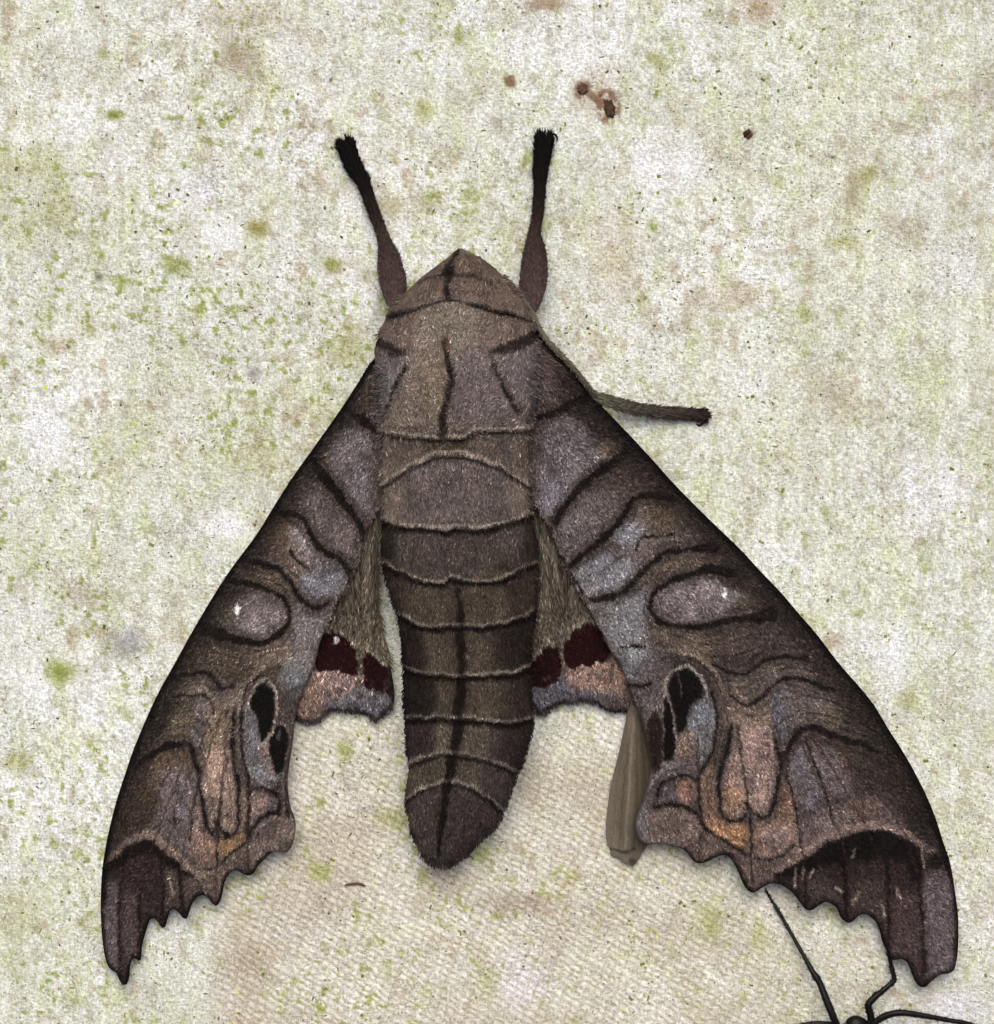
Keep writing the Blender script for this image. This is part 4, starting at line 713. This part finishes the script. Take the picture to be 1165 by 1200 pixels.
for lg, sd in ((leg1, -1), (leg2, 1)):
    o, q, tg, cc = tube('foreleg', lg, M_leg, moth, LEGC); bristles(o, q, tg, cc, 3200, (2.5, 5), 1.0, .3, (.02, .2)); bristles(o, q, tg, cc, 700, (5, 10), 1.3, .25, (.0, .25), (.74, 1)); 
    # thigh folded along the outer side of the shin
    bx_ = [(lg[0][0] - 1, 358, 4, 42), (lg[2][0] + sd * 5, 342, 9, 32), (lg[3][0] + sd * 6, 322, 9.5, 27), (lg[4][0] + sd * 5, 302, 8, 22), (lg[5][0] + sd * 3, 288, 4.5, 18), (lg[5][0] + sd * 2, 282, 2, 17)]
    th_, q, tg, cc = tube('thigh', bx_, M_leg, o, [(80, 68, 66), (76, 64, 63), (62, 51, 48)]); bristles(th_, q, tg, cc, 1200, (2, 4), .9, .3, (.02, .2))
    ex = lg[-1]; claw = [(ex[0] + sd * 5, ex[1] + 1, 1.6, 9), (ex[0] + sd * 11, ex[1] - 1, 1.4, 7), (ex[0] + sd * 14.5, ex[1] + 3, 1.2, 4), (ex[0] + sd * 14, ex[1] + 8, .6, 1)] if sd > 0 else [(ex[0] - 3, ex[1] + 3, 1.4, 8), (ex[0] - 7, ex[1] - 2, 1.2, 5), (ex[0] - 9, ex[1] + 1, .6, 1)]
    tube('claw', claw, M_leg, o, [BK, BK])
mid = [(672, 440, 4, 46), (690, 460, 5.2, 40), (704, 467, 6, 34), (722, 473, 6.4, 27), (745, 479, 6.6, 20), (770, 482.5, 6.2, 14), (795, 484.5, 6, 10), (812, 485.5, 6, 8), (824, 487, 7, 7), (828, 489, 3, 6)]
o, q, tg, cc = tube('middle_leg', mid, M_leg, moth, [(96, 94, 82), (92, 90, 78), (70, 66, 58), (62, 57, 50), (52, 44, 40), (34, 26, 24)]); bristles(o, q, tg, cc, 1500, (4, 8), 1.5, .22, (.05, .35))
tube('claw', [(822, 491, 2, 6), (823, 496, 1.6, 4), (819, 499, 1.3, 2), (816, 497, .7, 1)], M_leg, o, [(26, 16, 14)] * 2); tube('claw', [(824, 483, 2, 6), (829, 480, 1.4, 3), (830, 479, .7, 1)], M_leg, o, [(26, 16, 14)] * 2)
o, q, tg, cc = tube('antenna', [(590, 322, 2, 72), (603, 338, 2.6, 70), (617, 357, 2.8, 68), (627, 374, 2.8, 68), (639, 396, 3, 68), (655, 413, 3, 64), (672, 431, 3, 58), (688, 451, 2.8, 52), (698, 464, 2, 46)], M_leg, moth, [(82, 80, 66), (90, 88, 74), (70, 64, 54)]); bristles(o, q, tg, cc, 500, (2, 4), .9)

# ------------------------------------------------------------------ scrap under the right forewing
SC = [(741, 826), (748, 832), (757, 850), (766, 880), (772, 930), (768, 975), (758, 992), (752, 1001), (746, 1011), (741, 1015.5), (736, 1012), (731, 1010), (726, 1006), (722, 1004.5), (718, 1003.5), (715.5, 1002), (715, 996), (711, 986), (710.5, 967), (713, 939), (717, 915), (725.7, 881), (732, 850), (736, 832)]
c = Canvas(700, 815, 785, 1025, (108, 96, 76), 1.6, 6)
c.fill([(738, 830), (752, 840), (745, 900), (740, 1000), (752, 990), (770, 960), (772, 900), (760, 850)], (88, 74, 52), .9, 12); c.fill([(727, 880), (738, 860), (738, 960), (730, 990), (722, 960)], (84, 72, 50), .7, 10)
for k in range(26):
    t = rng.uniform(0, 1); c.stroke([(738 + 14 * t, 838), (720 + 42 * t, 920), (714 + 46 * t, 995)], 1.5, [(138, 124, 98), (66, 55, 40)][k % 2], .5, 1.6)
c.stroke([(714, 994), (724, 996), (734, 999), (744, 994)], 3, (40, 30, 22), .8); c.blob(741, 1010, 4, 4, (44, 32, 24), .8); c.stroke([(748, 832), (756, 850), (762, 880)], 2, (150, 134, 104), .7)
scrap_root = thing('plant_scrap', 'narrow folded grey-brown dry scrap poking out under the moth wing', 'scrap')
sh = lambda x, y: 5 + cloth_h(x, y) + 11 * np.exp(-((x - (746 - (y - 830) * .06)) / 15.) ** 2) * (1 - .6 * sst(960, 1012, y)) + .5 * (fbm(x * 3, y * .3, 9, 55, 2) - .5)
M_scrap = material('dry_scrap', .7, .25, grain=.15, gscale=3000)
so_, pl = sheet('blade', SC, sh, c, M_scrap, scrap_root, 1.6)
tube('stalk', [(745, 828, 3.5, 9), (744, 818, 3, 7), (742, 806, 2.4, 5), (741, 796, 1.6, 3)], M_scrap, scrap_root, [(100, 86, 62), (84, 70, 50)])

# ------------------------------------------------------------------ black long-legged insect entering at the lower edge
bug = thing('black_insect', 'slender shiny black long-legged insect beside the moth wing tip', 'insect')
tube('body', [(1003, 1190, 3, 26), (1003, 1194, 11, 26), (1004, 1204, 15, 26), (1004, 1216, 10, 26), (1004, 1224, 9, 27), (1005, 1240, 17, 28), (1006, 1262, 20, 27), (1008, 1280, 11, 25), (1010, 1300, 19, 24), (1013, 1335, 22, 21), (1016, 1368, 14, 16), (1018, 1385, 3, 13)], M_black, bug, [BK, BK], 20, .8)
LEGS = [[(989, 1212, 3.5, 24), (981, 1201, 4.2, 26), (976, 1190, 4.6, 28), (969, 1173, 4.6, 28), (961, 1153, 4.0, 26), (956, 1144, 4.4, 25), (953, 1140, 3.6, 24), (941, 1118, 2.5, 17), (925, 1090, 2.2, 10), (909, 1062, 2.0, 4), (907, 1059, 1.5, 3.5), (897, 1043, 1.2, 2)],
        [(1015, 1206, 3.5, 24), (1021, 1194, 4.2, 26), (1019, 1185, 4.4, 28), (1018, 1177, 4.4, 30), (1026, 1168, 4.2, 30), (1036, 1160, 3.4, 28), (1047, 1150, 3.4, 25), (1048, 1146, 3.2, 22), (1045, 1134, 2.6, 14), (1042, 1120, 2.2, 6), (1039, 1108, 1.4, 2.5)],
        [(1016, 1212, 3.5, 24), (1026, 1198, 4.2, 27), (1040, 1190, 4.4, 30), (1056, 1187, 4.2, 32), (1080, 1190, 3.6, 30), (1108, 1195, 3.0, 26), (1138, 1201, 3.0, 22), (1162, 1212, 2.4, 14), (1185, 1226, 2, 6), (1205, 1240, 1.4, 2.5)],
        [(992, 1212, 3.5, 24), (978, 1203, 4, 26), (962, 1200, 3.8, 30), (944, 1201, 3.2, 30), (920, 1208, 2.8, 24), (890, 1222, 2.2, 12), (868, 1236, 1.4, 2.5)],
        [(990, 1246, 3.6, 24), (970, 1262, 4, 34), (930, 1290, 3.4, 36), (896, 1320, 2.6, 20), (870, 1345, 1.4, 2.5)], [(1020, 1246, 3.6, 24), (1046, 1264, 4, 34), (1090, 1290, 3.4, 36), (1126, 1322, 2.6, 20), (1150, 1345, 1.4, 2.5)]]
for L_ in LEGS:
    o, q, tg, cc = tube('leg', L_, M_black, bug, [BK, BK], 10, 1.0); bristles(o, q, tg, cc, 160, (2.5, 5), .7, .5, (.1, .6))

# ------------------------------------------------------------------ loose crumbs on the cloth
def lump(name, label, cat, cx, cy, rx, ry, hh, colr, seed, ang=0, group=None):
    nu, nv = 26, 12; a = np.linspace(0, 2 * math.pi, nu, endpoint=False); e = np.linspace(0, 1, nv)
    A, E = np.meshgrid(a, e); rr = np.sin(E * math.pi * .98 + .02) ** .8
    k = .15 + 1.7 * fbm(np.cos(A) * 9 + E * 5, np.sin(A) * 9 - E * 4, 2.6, seed, 4)
    dx = rx * rr * k * np.cos(A); dy = ry * rr * k * np.sin(A); c_, s_ = math.cos(ang), math.sin(ang)
    X = cx + dx * c_ - dy * s_; Y = cy + dx * s_ + dy * c_; Z = cloth_h(X, Y) * 0 + float(cloth_h(np.array(cx), np.array(cy))) + hh * .42 * (1 - np.cos(E * math.pi)) * k - .3
    i = np.arange(nv - 1)[:, None] * nu; j = np.arange(nu)[None]; j2 = (j + 1) % nu
    F = np.stack([i + j, i + j2, i + nu + j2, i + nu + j], -1).reshape(-1, 4)
    cols = np.asarray(colr, float) * (.6 + .8 * fbm(X, Y, 4, seed + 5, 2))[..., None]
    o = mesh(name, P(X.ravel(), Y.ravel(), Z.ravel()), F, M_dirt, None, lin(cols).reshape(-1, 3), True)
    o['label'] = label; o['category'] = cat
    if group: o['group'] = group
    return o
lump('dirt_crumb', 'largest dark brown crumb on the brown stain above the moth', 'crumb', 714, 128, 6, 11, 3, (66, 50, 40), 91, -.3)
lump('dirt_crumb', 'small brown crumb next to the largest crumb on the stain', 'crumb', 682, 105, 5, 6, 3, (84, 64, 50), 92)
lump('dirt_crumb', 'tiny reddish brown crumb alone on clean white cloth', 'crumb', 876, 157, 5, 5, 4, (70, 50, 40), 93)
fb, q, tg, cc = tube('lint_fibre', [(404, 1037.5, .8, 2.5), (410, 1036, 1.6, 2.6), (418, 1035.5, 1.7, 2.6), (424, 1036.5, 1.5, 2.5), (428, 1038.5, .7, 2.3)], M_dirt, None, [(96, 82, 66), (80, 66, 52)], 8, .8)
fb['label'] = 'short brown lint fibre lying below the toothed wing edge and abdomen'; fb['category'] = 'fibre'
